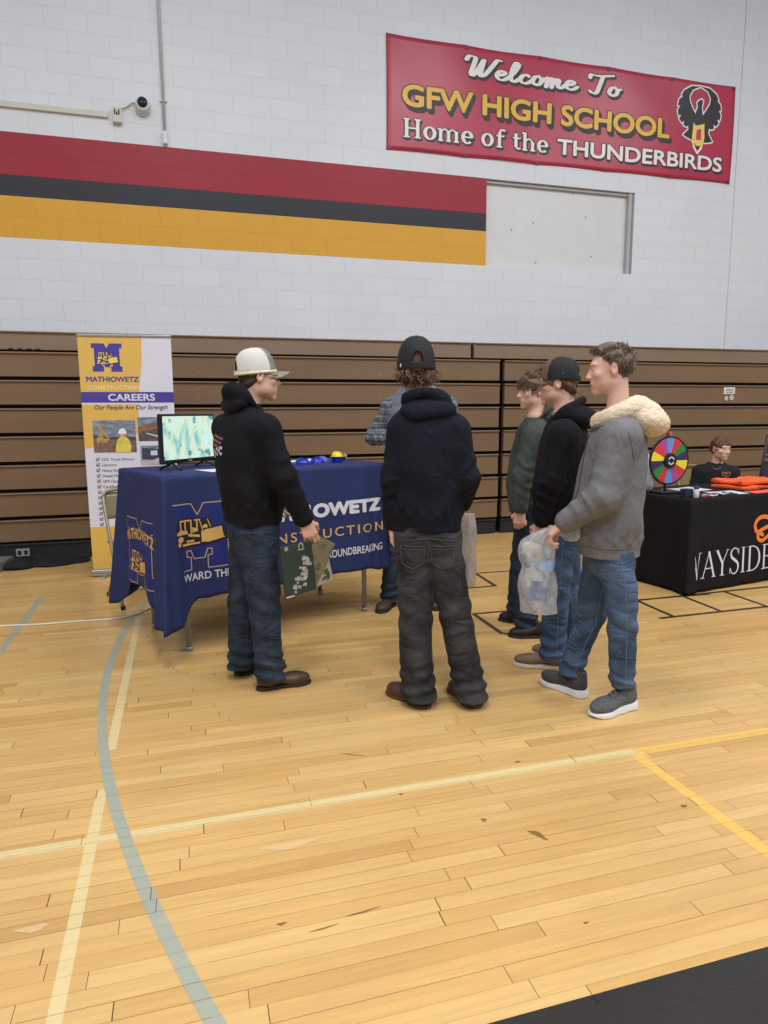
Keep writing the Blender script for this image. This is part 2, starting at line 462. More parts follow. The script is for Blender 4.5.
# ------------------------------------------------------------------ flat lettering and shapes
class Flat:
    """2-D shapes (u, v) in metres, later mapped on to a surface"""
    def __init__(s): s.v, s.f, s.l, s.k = [], [], [], 0
    def add(s, vs, fs, l=None):
        # overlapping strokes sit a hair's breadth apart
        s.k = (s.k + 1) % 12; s.l += list(l) if l is not None else [s.k * 2e-5] * len(vs)
        n = len(s.v); s.v += [tuple(p) for p in vs]; s.f += [tuple(i + n for i in f) for f in fs]
    def poly(s, pts):
        from mathutils.geometry import tessellate_polygon
        tr = tessellate_polygon([[Vector((p[0], p[1], 0)) for p in pts]])
        s.add(pts, tr)
    def rect(s, x0, y0, x1, y1): s.add([(x0, y0), (x1, y0), (x1, y1), (x0, y1)], [(0, 1, 2, 3)])
    def disc(s, cx, cy, rx, ry=None, n=20):
        ry = ry or rx
        s.add([(cx + rx * math.cos(2 * PI * k / n), cy + ry * math.sin(2 * PI * k / n)) for k in range(n)], [tuple(range(n))])
    def line(s, pts, w, closed=False, round_=True):
        pts = [Vector((p[0], p[1])) for p in pts]
        if closed: pts = pts + [pts[0]]
        ws = w if hasattr(w, '__len__') else [w] * len(pts)
        for i in range(len(pts) - 1):
            a, b = pts[i], pts[i + 1]
            if (b - a).length < 1e-7: continue
            n = Vector((-(b - a).y, (b - a).x)).normalized()
            s.add([a + n * ws[i] / 2, a - n * ws[i] / 2, b - n * ws[i + 1] / 2, b + n * ws[i + 1] / 2], [(0, 1, 2, 3)])
            if round_: s.disc(b.x, b.y, ws[i + 1] / 2, n=8)
        if round_: s.disc(pts[0].x, pts[0].y, ws[0] / 2, n=8)
    def fit(s, x0, x1, y0, y1, shear=0):
        v = np.array(s.v); lo, hi = v.min(0), v.max(0)
        v = (v - lo) / (hi - lo)
        v = np.stack([x0 + v[:, 0] * (x1 - x0), y0 + v[:, 1] * (y1 - y0)], 1)
        if shear: v[:, 0] += shear * (v[:, 1] - y0)
        s.v = [tuple(p) for p in v]; return s
    def build(s, name, mat, parent, mp, lift=.001, thick=0):
        vs = [mp(u, v, lift + l) for (u, v), l in zip(s.v, s.l)]
        fs = s.f
        if any(p is None for p in vs):          # parts of a print lost in a fold
            fs = [f for f in fs if all(vs[i] is not None for i in f)]
            use = sorted({i for f in fs for i in f}); ix = {k: n for n, k in enumerate(use)}
            vs = [vs[k] for k in use]; fs = [tuple(ix[i] for i in f) for f in fs]
        return mesh_obj(name, vs, fs, mat, parent)

def smooth_pts(pts, n=6):
    P = [np.array(p, float) for p in pts]; P = [2 * P[0] - P[1]] + P + [2 * P[-1] - P[-2]]; out = []
    for i in range(1, len(P) - 2):
        for k in range(n):
            t = k / n
            out.append(.5 * ((2 * P[i]) + (-P[i - 1] + P[i + 1]) * t + (2 * P[i - 1] - 5 * P[i] + 4 * P[i + 1] - P[i + 2]) * t * t + (-P[i - 1] + 3 * P[i] - 3 * P[i + 1] + P[i + 2]) * t ** 3))
    out.append(P[-2]); return [tuple(p) for p in out]

def text_shape(txt, bold=0.0, space=1.0, res=4):
    cu = bpy.data.curves.new('t', 'FONT'); cu.body = txt; cu.offset = 0; cu.space_character = space; cu.resolution_u = res
    ob = bpy.data.objects.new('t', cu); COL.objects.link(ob)
    bpy.context.view_layer.update()
    me = bpy.data.meshes.new_from_object(ob.evaluated_get(bpy.context.evaluated_depsgraph_get()))
    f = Flat(); f.v = [(v.co.x, v.co.y) for v in me.vertices]; f.f = [tuple(p.vertices) for p in me.polygons]; f.l = [0] * len(f.v)
    bpy.data.objects.remove(ob); bpy.data.curves.remove(cu); bpy.data.meshes.remove(me)
    if bold > 0:                                    # heavier strokes
        base, bf = list(f.v), list(f.f); f.v, f.f, f.l = [], [], []
        for k in range(8):
            a = k * PI / 4; f.add([(x + bold * math.cos(a), y + bold * math.sin(a)) for x, y in base], bf)
        f.add(base, bf)
    return f

# ================================================================== THE SETTING
M_wall = wall_mat()
M_white_panel = simple('white_panel', srgb(216, 218, 220), .4, .02)
M_frame_grey = simple('jamb_grey', srgb(176, 176, 178), .5, .04)
YW = 8.08
def build_wall():
    mb = MB()
    # back wall pieces around the recess x 3.67..5.77, z 3.22..4.22
    x0, x1, z0, z1 = 3.67, 5.77, 3.212, 4.228
    X0, X1, ZT = -7.0, 13.0, 8.6
    def quad(a, b, c, d): mb.add([(a, YW, c), (b, YW, c), (b, YW, d), (a, YW, d)], [(0, 1, 2, 3)])
    quad(X0, x0, 0, ZT); quad(x1, X1, 0, ZT); quad(x0, x1, 0, z0); quad(x0, x1, z1, ZT)
    D = .10
    mb.add([(x0, YW, z0), (x0, YW + D, z0), (x0, YW + D, z1), (x0, YW, z1)], [(0, 1, 2, 3)])
    mb.add([(x1, YW, z0), (x1, YW + D, z0), (x1, YW + D, z1), (x1, YW, z1)], [(3, 2, 1, 0)])
    mb.add([(x0, YW, z1), (x0, YW + D, z1), (x1, YW + D, z1), (x1, YW, z1)], [(0, 1, 2, 3)])
    mb.add([(x0, YW, z0), (x0, YW + D, z0), (x1, YW + D, z0), (x1, YW, z0)], [(3, 2, 1, 0)])
    # back side of the wall
    mb.box(((X0 + X1) / 2, YW + .2, ZT / 2), (X1 - X0, .16, ZT))
    tag(mb.build('wall_back', M_wall), kind='structure')
    w = MB(); w.box(((x0 + x1) / 2, YW + .085, (z0 + z1) / 2), (x1 - x0, .02, z1 - z0))
    wo = tag(w.build('window_1', M_white_panel), kind='structure')
    j = MB()
    j.box((x1 - .05, YW + .045, (z0 + z1) / 2), (.05, .06, z1 - z0 - .002), bev=.004)
    j.box(((x0 + x1) / 2, YW + .055, z1 - .02), (x1 - x0 - .002, .04, .035), bev=.004)
    j.build('window_frame', M_frame_grey, wo)
    h = MB()
    for (x, z) in ((4.05, 3.68), (4.35, 3.78), (5.2, 3.42), (4.4, 3.3), (5.1, 3.9), (4.9, 4.17)):
        h.box((x, YW + .07, z), (.014, .006, .014), bev=.003)
    h.build('anchor_hole', simple('hole_dark', srgb(90, 88, 88), .8), wo)
    # fine expansion joint
    t = MB(); t.box((7.336, YW - .002, 4.9), (.006, .003, 5.4))
    tag(t.build('trim_1', simple('joint', srgb(176, 176, 178), .8)), kind='structure')
build_wall()

M_floor = floor_mat('floor_maple')
def build_floor():
    mats = [M_floor,
            floor_mat('floor_cream_line', srgb(222, 208, 158), .72),
            floor_mat('floor_yellow_line', srgb(232, 190, 88), .7),
            floor_mat('floor_blue_line', srgb(150, 165, 158), .85),
            floor_mat('floor_black_line', srgb(38, 34, 32), .95),
            floor_mat('floor_black_border', srgb(38, 38, 41), .985)]
    mb = MB()
    mb.add([(-7, -2.5, 0), (13, -2.5, 0), (13, YW + .12, 0), (-7, YW + .12, 0)], [(0, 1, 2, 3)], 0)
    zc = [.0004]
    def strip(x0, y0, x1, y1, w, mi):
        a = Vector((x0, y0)); b = Vector((x1, y1)); n = Vector((-(b - a).y, (b - a).x)).normalized() * w / 2
        z = zc[0]; zc[0] += .00002
        mb.add([(a.x - n.x, a.y - n.y, z), (b.x - n.x, b.y - n.y, z), (b.x + n.x, b.y + n.y, z), (a.x + n.x, a.y + n.y, z)], [(0, 1, 2, 3)], mi)
    mb.add([(-.9, -2.5, .0003), (13, -2.5, .0003), (13, 1.286, .0003), (-.9, 1.286, .0003)], [(0, 1, 2, 3)], 5)
    strip(-7, 2.3, 1.76, 2.3, .044, 1)
    strip(1.76, 2.29, 6, 2.27, .05, 2)
    strip(1.75, 2.27, 1.76, 1.29, .05, 2)
    strip(-.357, 1.29, -.362, 2.63, .038, 1); strip(-.362, 2.95, -.368, 4.95, .040, 1)
    strip(-1.13, 3.2, -1.13, 5.75, .045, 3)
    # blue grey arc
    R, cx, cy = 6.95, 6.48, 4.0
    vs, fs = [], []; K = 90
    for i in range(K + 1):
        a = PI + .43 - i / K * .95
        for r in (R - .021, R + .021): vs.append((cx + r * math.cos(a), cy + r * math.sin(a), .00075))
    for i in range(K): fs.append((2 * i, 2 * i + 1, 2 * i + 3, 2 * i + 2))
    mb.add(vs, fs, 3)
    # black lane marks by the far tables
    bw = .034
    for (a, b, c, d) in ((1.915, 4.325, 3.9, 4.27), (1.915, 3.86, 1.915, 4.33), (3.22, 3.85, 3.235, 4.29), (3.1, 3.85, 5.2, 3.87),
                         (3.235, 4.28, 5.2, 4.33), (3.63, 3.85, 3.65, 4.27), (4.04, 3.87, 4.055, 4.29), (4.5, 3.87, 4.51, 4.3), (2.16, 5.0, 2.41, 5.0),
                         (2.405, 4.99, 2.43, 5.48), (2.42, 5.46, 3.3, 5.43), (1.92, 3.86, 2.3, 3.86), (3.3, 5.0, 3.75, 5.0)):
        strip(a, b, c, d, bw, 4)
    # pale worn patches and scuffs
    def patch(cx, cy, rx, ry, mi, rot=0):
        vs = []
        for k in range(16):
            a = 2 * PI * k / 16; q = 1 + .22 * math.sin(3 * a + cx) + .12 * math.sin(7 * a)
            x, y = rx * q * math.cos(a), ry * q * math.sin(a)
            vs.append((cx + x * math.cos(rot) - y * math.sin(rot), cy + x * math.sin(rot) + y * math.cos(rot), .0009))
        mb.add(vs, [tuple(range(16))], mi)
    mats.append(floor_mat('floor_worn', srgb(222, 190, 150), .6)); mats.append(floor_mat('floor_scuff', srgb(96, 66, 36), .75))
    patch(.27, 2.085, .09, .018, 6); patch(-.47, 1.92, .04, .014, 6)
    patch(1.09, 1.90, .012, .035, 7, .5); patch(.43, 1.72, .05, .003, 7, .1); patch(.31, 1.69, .04, .003, 7, .1)
    patch(.95, 2.03, .010, .010, 7); patch(1.25, 2.36, .012, .006, 7); patch(.72, 2.27, .008, .006, 7)
    patch(.2, 1.74, .014, .005, 7); patch(1.02, 1.5, .008, .004, 7); patch(1.68, 1.9, .012, .008, 7); patch(.62, 2.61, .05, .003, 7, -.5)
    tag(mb.build('floor', mats=mats), kind='structure')
build_floor()

# ------------------------------------------------------------------ folded bleachers
M_board = simple('brown_board', srgb(124, 99, 74), .5, .07, 1.3, .12, 220, stretch=(.6, 1, 3))
M_board_up = simple('brown_board_upper', srgb(134, 113, 94), .5, .06, 1.3, .1, 220, stretch=(.6, 1, 3))
M_lip = simple('brown_lip', srgb(136, 112, 90), .4, .05, 3)
M_gap = simple('bleacher_shadow', srgb(20, 17, 17), .8)  # near-black standing in for bleacher gap shade; also black sockets and rubber feet
M_base = simple('bleacher_base', srgb(33, 34, 40), .5, .15, 6)
M_metal = simple('brushed_steel', srgb(176, 176, 178), .35, .05, 30, metal=.8)
ZR = [2.195, 2.005, 1.757, 1.496, 1.231, .959, .694, .431, .186]
def bleacher(x0, x1, xs_top0, xs_top1, label):
    root = empty('folded_bleacher', ((x0 + x1) / 2, 7.2, 0), 0, label, 'bleachers', 'folded bleacher sections')
    ox, oy = (x0 + x1) / 2, 7.2
    for i in range(8):
        a, b = (x0, x1) if i else (xs_top0, xs_top1)
        zt, zb = ZR[i], ZR[i + 1]
        g = .010 if i < 2 else .024
        fy = .012 * (i % 2) + (0 if i else .02)
        mb = MB()
        mb.box(((a + b) / 2 - ox, .03 + fy, (zt + zb) / 2 + .004 - (g - .01) / 2), (b - a, .055, zt - zb - g - .012), bev=.004)
        n = int((b - a) / .9)
        for k in range(n):
            x = a + (k + .5) * (b - a) / n
            for dz in (-.055, .045): mb.box((x - ox, .001 + fy, (zt + zb) / 2 + dz), (.009, .004, .009), bev=.002, mi=1)
        if i == 0 and x0 < 0:
            for k in range(4): mb.box((-1.52 + k * .077 - ox, .001 + fy, 2.024), (.042, .004, .016), bev=.004, mi=2)
        mb.build('row_board', parent=root, mats=[M_board_up if i == 0 else M_board, M_metal, M_gap])
        lp = MB(); lp.box(((a + b) / 2 - ox, .024 + fy - .006, zt - g - .003), (b - a, .07, .014), bev=.003)
        lp.build('row_lip', M_lip, root)
    bk = MB(); bk.box((0, .12, 1.1), (x1 - x0 - .01, .10, 2.12)); bk.build('gap_shade_backing', M_gap, root)  # dark backing box, its colour paints the shade seen between the rows
    tp = MB(); tp.box(((xs_top0 + xs_top1) / 2 - ox, .46, 2.185), (xs_top1 - xs_top0, .78, .02)); tp.build('top_deck', M_board_up, root)
    bs = MB(); bs.box((0, .085, .093), (x1 - x0, .08, .17), bev=.006); bs.box((0, .04, .165), (x1 - x0, .03, .015), bev=.003)
    for k in range(int((x1 - x0) / .8)):
        bs.box((x0 + .4 + k * .8 - ox, .042, .05), (.05, .03, .08), bev=.005)
    bs.build('base_skirt', M_base, root)
    return root
bl = bleacher(-6.0, 3.475, -6.0, 3.12, 'long brown folded bleacher section behind the blue table, left of the black upright gap')
br = bleacher(3.535, 11.5, 3.16, 11.5, 'brown folded bleacher section behind the black table, right of the black upright gap')
# outlet on the left base, paper notice on the right section
ob = MB(); ob.box((-1.56 - (-6 + 3.475) / 2, .028, .09), (.12, .012, .075), bev=.004)
oo = ob.build('outlet_plate', simple('plate_grey', srgb(150, 150, 156), .4), bl)
oc = MB()
for dx in (-.028, .028): oc.box((-1.56 + dx - (-6 + 3.475) / 2, .019, .09), (.03, .008, .04), bev=.006)
oc.build('socket', M_gap, oo)
nt_ = MB(); nt_.box((6.66, 7.197, 1.672), (.17, .004, .085))
o = tag(nt_.build('paper_notice', simple('paper_white', srgb(226, 226, 224), .7)), 'small white paper notice stuck on the right bleacher boards', 'notice')
nl = MB()
for k in range(3): nl.box((6.66, 7.194, 1.69 - k * .02), (.12, .002, .007))
nl.build('printed_line', simple('ink_grey', srgb(90, 90, 95), .7), o)
n2 = MB(); n2.lathe([(.0, -.003), (.03, -.002), (.03, .002), (.0, .003)], (6.62, 7.196, 1.575), 14, Matrix.Rotation(PI / 2, 3, 'X'))
tag(n2.build('round_sticker', simple('sticker', srgb(200, 190, 178), .7)), 'small pale round sticker below the paper notice, left of the larger one', 'sticker')
n2 = MB(); n2.lathe([(.0, -.003), (.035, -.002), (.035, .002), (.0, .003)], (6.70, 7.196, 1.585), 14, Matrix.Rotation(PI / 2, 3, 'X'))
tag(n2.build('round_sticker', simple('sticker', srgb(200, 190, 178), .7)), 'larger pale round sticker below the paper notice, right of the smaller one', 'sticker')

# ------------------------------------------------------------------ wall fixtures
M_conduit = simple('conduit', srgb(196, 199, 204), .4, .03, metal=.15)
r = empty('wall_conduit', (-.055, YW - .02, 4.26), 0, 'vertical grey metal conduit running down the white wall to the red band', 'conduit')
mb = MB(); mb.tube([(0, 0, .1), (0, 0, 4.2)], .016, 12); mb.build('pipe', M_conduit, r, True)
mb = MB(); mb.box((0, -.01, .05), (.05, .05, .13), bev=.008); mb.build('end_box', M_white_panel, r)
mb = MB()
for z in (.42, 1.5, 2.8): mb.box((0, .004, z), (.07, .028, .02), bev=.004)
mb.build('strap', M_conduit, r)
r = empty('wall_raceway', (-.56, YW, 4.48), 0, 'cream surface raceway running left along the white wall from its junction box', 'raceway')
M_cream = simple('raceway_cream', srgb(206, 204, 192), .5, .03)
mb = MB(); mb.box((-3.2, -.016, 0), (6.3, .03, .055), bev=.004); mb.build('channel', M_cream, r)
mb = MB(); mb.box((.04, -.03, 0), (.09, .06, .15), bev=.006); jb = mb.build('junction_box', M_cream, r)
mb = MB()
for dx, dz in ((.02, .035), (.06, .035), (.04, .01), (.02, .015), (.06, .015)): mb.box((dx, -.061, dz), (.014, .004, .035), bev=.003)
mb.build('socket', simple('sock_dark', srgb(60, 56, 44), .6), jb)
r = empty('security_camera', (-.262, YW, 4.585), 0, 'white dome security camera with dark lens on the wall above the red band', 'camera')
Rx = Matrix.Rotation(PI / 2, 3, 'X')
mb = MB(); mb.lathe([(.0, 0), (.078, 0), (.08, .03), (.07, .05), (.0, .05)], (0, 0, 0), 28, Rx); mb.build('mount', M_white_panel, r, True)
mb = MB(); mb.lathe([(.0, .03), (.07, .05), (.075, .07), (.066, .105), (.03, .125), (0, .128)], (0, 0, .01), 28, Rx); shade_auto(mb.build('housing', M_white_panel, r))
mb = MB(); mb.lathe([(.0, .10), (.052, .112), (.05, .13), (.03, .148), (0, .153)], (0, 0, .018), 24, Rx); mb.build('lens_dome', simple('lens', srgb(30, 32, 38), .12), r, True)
mb = MB(); mb.tube(smooth_pts([(-.06, -.02, .04), (-.1, -.02, .035), (-.16, -.02, -.01), (-.23, -.03, -.045)]), .005, 6); mb.build('cable', simple('cable_grey', srgb(120, 122, 124), .5), r, True)

# ------------------------------------------------------------------ welcome banner
M_vinyl = simple('red_vinyl', srgb(178, 46, 76), .33, .05, 1.5, .15, 3)
BX0, BX1, BZ0, BZ1 = 2.397, 7.24, 4.455, 5.678
def ban_dy(u, v):
    return .006 * math.sin(u * 2.1 + .7) * math.sin(v * 3) + .004 * math.sin(u * 5.3 + v * 4)
def ban_map(u, v, l=0): return (u, YW - .012 - ban_dy(u, v) * .8 - l, v)
r = empty('hanging_banner', ((BX0 + BX1) / 2, YW, BZ0), 0, 'large red vinyl banner with script Welcome lettering and bird emblem on the white wall', 'banner')
ivr = Vector(r.location)
def rel(mp, org):
    return lambda u, v, l=0: tuple(Vector(mp(u, v, l)) - org)
bm_ = rel(ban_map, ivr)
vs, fs = [], []; NX, NZ = 90, 26
for j in range(NZ + 1):
    for i in range(NX + 1):
        a, b = i / NX, j / NZ
        u = BX0 + (BX1 - BX0) * a + (.005 * math.sin(b * PI))
        v = BZ0 + (BZ1 - BZ0) * b - .018 * abs(math.sin(a * PI * 5)) ** .7 * (b - .5) * 2 * .6
        if b < .5: v -= (.5 - b) * .04 * (1 - a)
        vs.append(bm_(u, v))
for j in range(NZ):
    for i in range(NX):
        q = j * (NX + 1) + i; fs.append((q, q + 1, q + NX + 2, q + NX + 1))
sh = mesh_obj('vinyl_sheet', vs, fs, M_vinyl, r, True)
so = sh.modifiers.new('s', 'SOLIDIFY'); so.thickness = .002
gm = MB()
for k in range(6):
    x = BX0 + .03 + k * (BX1 - BX0 - .06) / 5
    for z in (BZ0 + .02 - (.015 if k < 3 else 0), BZ1 - .03): gm.lathe([(.006, 0), (.02, 0), (.02, .006), (.006, .006)], Vector(bm_(x, z, .002)), 14, Rx)
gm.build('grommet', simple('grommet', srgb(90, 60, 60), .4, metal=.5), r)
M_ink_w = simple('ink_white', srgb(236, 232, 232), .4)
M_ink_y = simple('ink_gold', srgb(232, 184, 62), .4)
M_ink_k = simple('ink_black', srgb(42, 40, 46), .45)

# script lettering "Welcome To" as brush strokes; unit = x-height about 1
SCR = {
 'W': (2.12, [[(.15, 1.75), (.35, 2.15), (.75, 2.1), (.72, 1.6), (.45, .25), (.75, .35), (1.35, 1.9)], [(1.35, 1.9), (1.2, 1.0), (1.1, .2), (1.45, .4), (2.0, 1.5), (2.3, 2.1), (2.6, 2.1)]]),
 'e': (.95, [[(.1, .5), (.5, .6), (.75, .85), (.6, 1.05), (.3, .9), (.15, .45), (.35, .08), (.7, .15), (1.0, .45)]]),
 'l': (.75, [[(.0, .35), (.45, 1.1), (.75, 1.9), (.6, 2.15), (.4, 1.7), (.2, .6), (.3, .1), (.55, .15), (.8, .45)]]),
 'c': (.9, [[(.75, .85), (.6, 1.0), (.3, .85), (.13, .4), (.35, .06), (.7, .15), (.95, .45)]]),
 'o': (.95, [[(.6, 1.0), (.3, .9), (.12, .4), (.35, .05), (.7, .3), (.75, .8), (.55, 1.0), (.75, .8), (1.0, .85)]]),
 'm': (1.5, [[(.0, .6), (.25, 1.0), (.3, .7), (.15, .0)], [(.2, .3), (.5, .95), (.7, .9), (.62, .4), (.55, .0)], [(.6, .3), (.95, .95), (1.12, .85), (1.02, .35), (1.1, .06), (1.35, .15), (1.55, .45)]]),
 ' ': (.8, []),
 'T': (1.6, [[(.2, 1.75), (.3, 2.1), (.8, 2.05), (1.4, 2.15), (2.0, 2.3)], [(1.2, 2.05), (1.0, 1.2), (.75, .2), (.45, .05), (.2, .25)]]),
}
def script(txt, extra=0):
    f = Flat(); x = 0
    for ch in txt:
        adv, st = SCR[ch]
        for s_ in st:
            p = smooth_pts([(a + x, b) for a, b in s_], 6)
            w = []
            for i in range(len(p)):
                q = p[min(i + 1, len(p) - 1)]; o_ = p[max(i - 1, 0)]
                d = math.atan2(q[1] - o_[1], q[0] - o_[0])
                w.append((.15 + .2 * abs(math.sin(d + .25))) + extra)
            f.line(p, w)
        x += adv
    return f
# slab serif strokes for "Home of the"
def slab(txt, extra=0):
    f = Flat(); x = 0; T = .30 + extra; t = .16 + extra
    def L(pts, w): f.line([(a + x, b) for a, b in pts], w + 0, round_=extra > 0)
    def serif(cx, cy, w=.55): f.rect(x + cx - w / 2 - extra / 2, cy - .075 - extra / 2, x + cx + w / 2 + extra / 2, cy + .075 + extra / 2)
    for ch in txt:
        if ch == 'H':
            for c in (.3, 1.25): L([(c, .05), (c, 1.95)], T); serif(c, .075); serif(c, 1.925)
            L([(.3, 1.0), (1.25, 1.0)], t); x += 1.7
        elif ch == 'o':
            p = [(.6 + .42 * math.cos(a), .7 + .62 * math.sin(a)) for a in np.linspace(0, 2 * PI, 25)]
            w = [t + .17 * abs(math.cos(a)) for a in np.linspace(0, 2 * PI, 25)]; L(p, np.array(w)); x += 1.3
        elif ch == 'e':
            aa = np.linspace(0, 5.5, 22); p = [(.58 + .4 * math.cos(a), .7 + .62 * math.sin(a)) for a in aa]
            L(p, np.array([t + .17 * abs(math.cos(a)) for a in aa])); L([(.2, .72), (.98, .72)], t); x += 1.2
        elif ch == 'm':
            for c in (.25, .95, 1.65): L([(c, .05), (c, 1.2)], T * .95); serif(c, .075, .45)
            serif(.15, 1.27, .35)
            for c in (.25, .95): L(smooth_pts([(c, 1.0), (c + .35, 1.32), (c + .7, 1.0)]), t); 
            x += 2.05
        elif ch == 'f':
            L([(.4, .05), (.4, 1.6)], T); serif(.4, .075); L(smooth_pts([(.4, 1.5), (.55, 1.9), (.95, 1.85)]), t + .05); L([(.1, 1.25), (.85, 1.25)], t); x += .95
        elif ch == 't':
            L([(.4, .25), (.4, 1.75)], T); L(smooth_pts([(.4, .35), (.55, .1), (.85, .2)]), t + .03); L([(.1, 1.25), (.85, 1.25)], t); x += .95
        elif ch == 'h':
            L([(.3, .05), (.3, 1.95)], T); serif(.3, .075, .5); serif(.2, 1.9, .35); L([(1.05, .05), (1.05, 1.0)], T); serif(1.05, .075, .5)
            L(smooth_pts([(.3, 1.0), (.7, 1.32), (1.05, .95)]), t); x += 1.45
        else: x += .6
    return f
def lettering(maker, x0, x1, y0, y1, sh, mat, name, dx, dy, shear=0):
    # shadow copies first, then the face of the letters
    g = maker(sh); w = (x1 - x0)
    g.fit(x0 - .012, x1 + .012, y0 - .012, y1 + .012, shear)
    n = len(g.v); base = list(g.v); bf = list(g.f); bl_ = list(g.l)
    for k in (1, 2, 3):
        g.add([(a + dx * k / 3, b + dy * k / 3) for a, b in base], bf, [q + k * 2.5e-4 for q in bl_])
    g.build(name + '_shadow', M_ink_k, r, bm_, .003)
    f = maker(0); f.fit(x0, x1, y0, y1, shear); f.build(name, mat, r, bm_, .0055)
lettering(lambda e: script('Welcome To', e * .10), 3.35, 5.50, 5.325, 5.59, 1, M_ink_w, 'script_lettering', .02, -.022)
lettering(lambda e: text_shape('GFW HIGH SCHOOL', .030 + e * .022, 1.0), 2.585, 6.235, 4.925, 5.168, 1, M_ink_y, 'gold_lettering', .035, -.045)
lettering(lambda e: slab('Home of the', e * .12), 2.60, 4.49, 4.588, 4.800, 1, M_ink_w, 'serif_lettering', .015, -.02)
lettering(lambda e: text_shape('THUNDERBIRDS', .024 + e * .02, 1.0), 4.61, 7.09, 4.590, 4.775, 1, M_ink_w, 'white_lettering', .012, -.016)
# bird emblem, unit box 0..1 wide, 0..1.05 high
def bird():
    x0, y0, s = 6.335, 4.885, .70
    M = lambda p: (x0 + p[0] * s, y0 + p[1] * s * 1.04)
    wl = [(.5, 1.0), (.30, .985), (.14, .90), (.09, .82), (.12, .80), (.04, .74), (.02, .64), (.07, .64), (.02, .56), (.04, .47), (.10, .49), (.06, .42), (.12, .36), (.17, .40), (.16, .32), (.24, .30), (.26, .33), (.29, .22), (.36, .22),
          (.40, .42), (.44, .50), (.36, .60), (.28, .72), (.26, .82), (.33, .93)]
    wr = [(1 - a, b) for a, b in wl][::-1]
    body = [(.40, .42), (.42, .56), (.46, .66), (.44, .72), (.48, .76), (.54, .79), (.57, .74), (.545, .68), (.56, .58), (.61, .42), (.60, .36), (.5, .33), (.40, .36)]
    tailL = [(.35, .32), (.16, .16), (.26, .12), (.36, .09), (.39, .25)]
    tailR = [(.65, .32), (.82, .10), (.70, .07), (.62, .07), (.60, .25)]
    out = Flat()
    for P in (wl, wr, body, tailL, tailR): out.line([M(p) for p in P], .034, True)
    out.line([M(p) for p in [(.40, .34), (.36, .1), (.42, -.03), (.5, -.12), (.58, -.03), (.62, .1), (.60, .34)]], .03, True)
    out.build('emblem_outline', M_ink_w, r, bm_, .003)
    k = Flat()
    for P in (wl, wr, body, tailL, tailR): k.poly([M(p) for p in P])
    k.poly([M(p) for p in [(.45, .04), (.5, -.1), (.56, .04), (.52, -.02), (.48, -.02)]])
    k.build('emblem_bird', M_ink_k, r, bm_, .0055)
    g = Flat()
    for P in ([(.38, .38), (.46, .30), (.45, .06), (.38, -.01), (.36, .12)], [(.62, .40), (.56, .30), (.56, .04), (.61, -.01), (.64, .14)], [(.40, .10), (.60, .10), (.56, .0), (.45, .0)], [(.42, .33), (.61, .38), (.60, .30), (.43, .27)]):
        g.poly([M(p) for p in P])
    g.poly([M(p) for p in [(.545, .775), (.60, .79), (.565, .73)]])
    g.build('emblem_flame', simple('ink_flame', srgb(240, 208, 110), .4), r, bm_, .0065)
    h = Flat(); h.poly([M(p) for p in [(.46, .30), (.56, .32), (.55, .1), (.5, .06), (.46, .1)]]); h.build('emblem_heart', simple('ink_red', srgb(206, 50, 80), .4), r, bm_, .0062)
bird()

# ================================================================== shared emblem drawing: crawler dozer, unit box (0..1, 0..~.55)
def dozer(x0, y0, s, kind, ys=1.0):
    M = lambda a, b: (x0 + a * s, y0 + b * s * ys)
    f = Flat()
    if kind == 'dark':
        f.poly([M(*p) for p in [(-.03, .28), (.06, .36), (.08, .58), (.36, .60), (.70, .56), (.74, .36), (1.0, .40), (1.05, .08), (.58, .0), (.05, -.02), (.0, .1)]])
    else:
        f.poly([M(*p) for p in [(.02, .31), (.10, .36), (.24, .35), (.27, .27), (.03, .26)]])
        for a in ((.10, .36, .13, .55), (.20, .36, .23, .55), (.10, .53, .34, .565), (.32, .26, .35, .55), (.44, .30, .47, .56), (.40, .53, .52, .56)):
            f.poly([M(a[0], a[1]), M(a[2], a[1]), M(a[2], a[3]), M(a[0], a[3])])
        f.poly([M(*p) for p in [(.26, .27), (.50, .22), (.50, .17), (.28, .21)]])
        f.poly([M(*p) for p in [(.36, .40), (.44, .37), (.44, .30), (.36, .28)]])
        f.line([M(.50, .55), M(.56, .32)], .018 * s); f.line([M(.66, .54), (M(.71, .38))], .018 * s)
        f.poly([M(*p) for p in [(.57, .42), (.64, .44), (.66, .36), (.56, .36)]])
        f.poly([M(*p) for p in [(.53, .30), (.60, .30), (.60, .06), (.53, .06)]])
        f.poly([M(*p) for p in [(.59, .32), (.93, .37), (.96, .16), (.99, .12), (.64, .05), (.59, .08)]])
        for (cx, cy, r_) in ((.10, .17, .065), (.06, .07, .045)):
            f.disc(*M(cx, cy), r_ * s, r_ * s * ys, 16)
        f.poly([M(*p) for p in [(.14, .07), (.50, .07), (.50, .035), (.14, .02)]])
        f.poly([M(*p) for p in [(.22, .13), (.40, .13), (.38, .09), (.24, .09)]])
    return f

M_OUT = [(-.026, .903), (.156, .903), (.194, .836), (.232, .903), (.374, .903), (.414, .903), (.414, .84), (.376, .835), (.376, .592), (.409, .590), (.409, .515), (.246, .515), (.246, .590), (.272, .593), (.272, .628), (.246, .630), (.226, .577),
         (.162, .577), (.142, .630), (.116, .628), (.116, .593), (.142, .590), (.142, .515), (-.021, .515), (-.021, .590), (.012, .592), (.012, .835), (-.026, .84)]

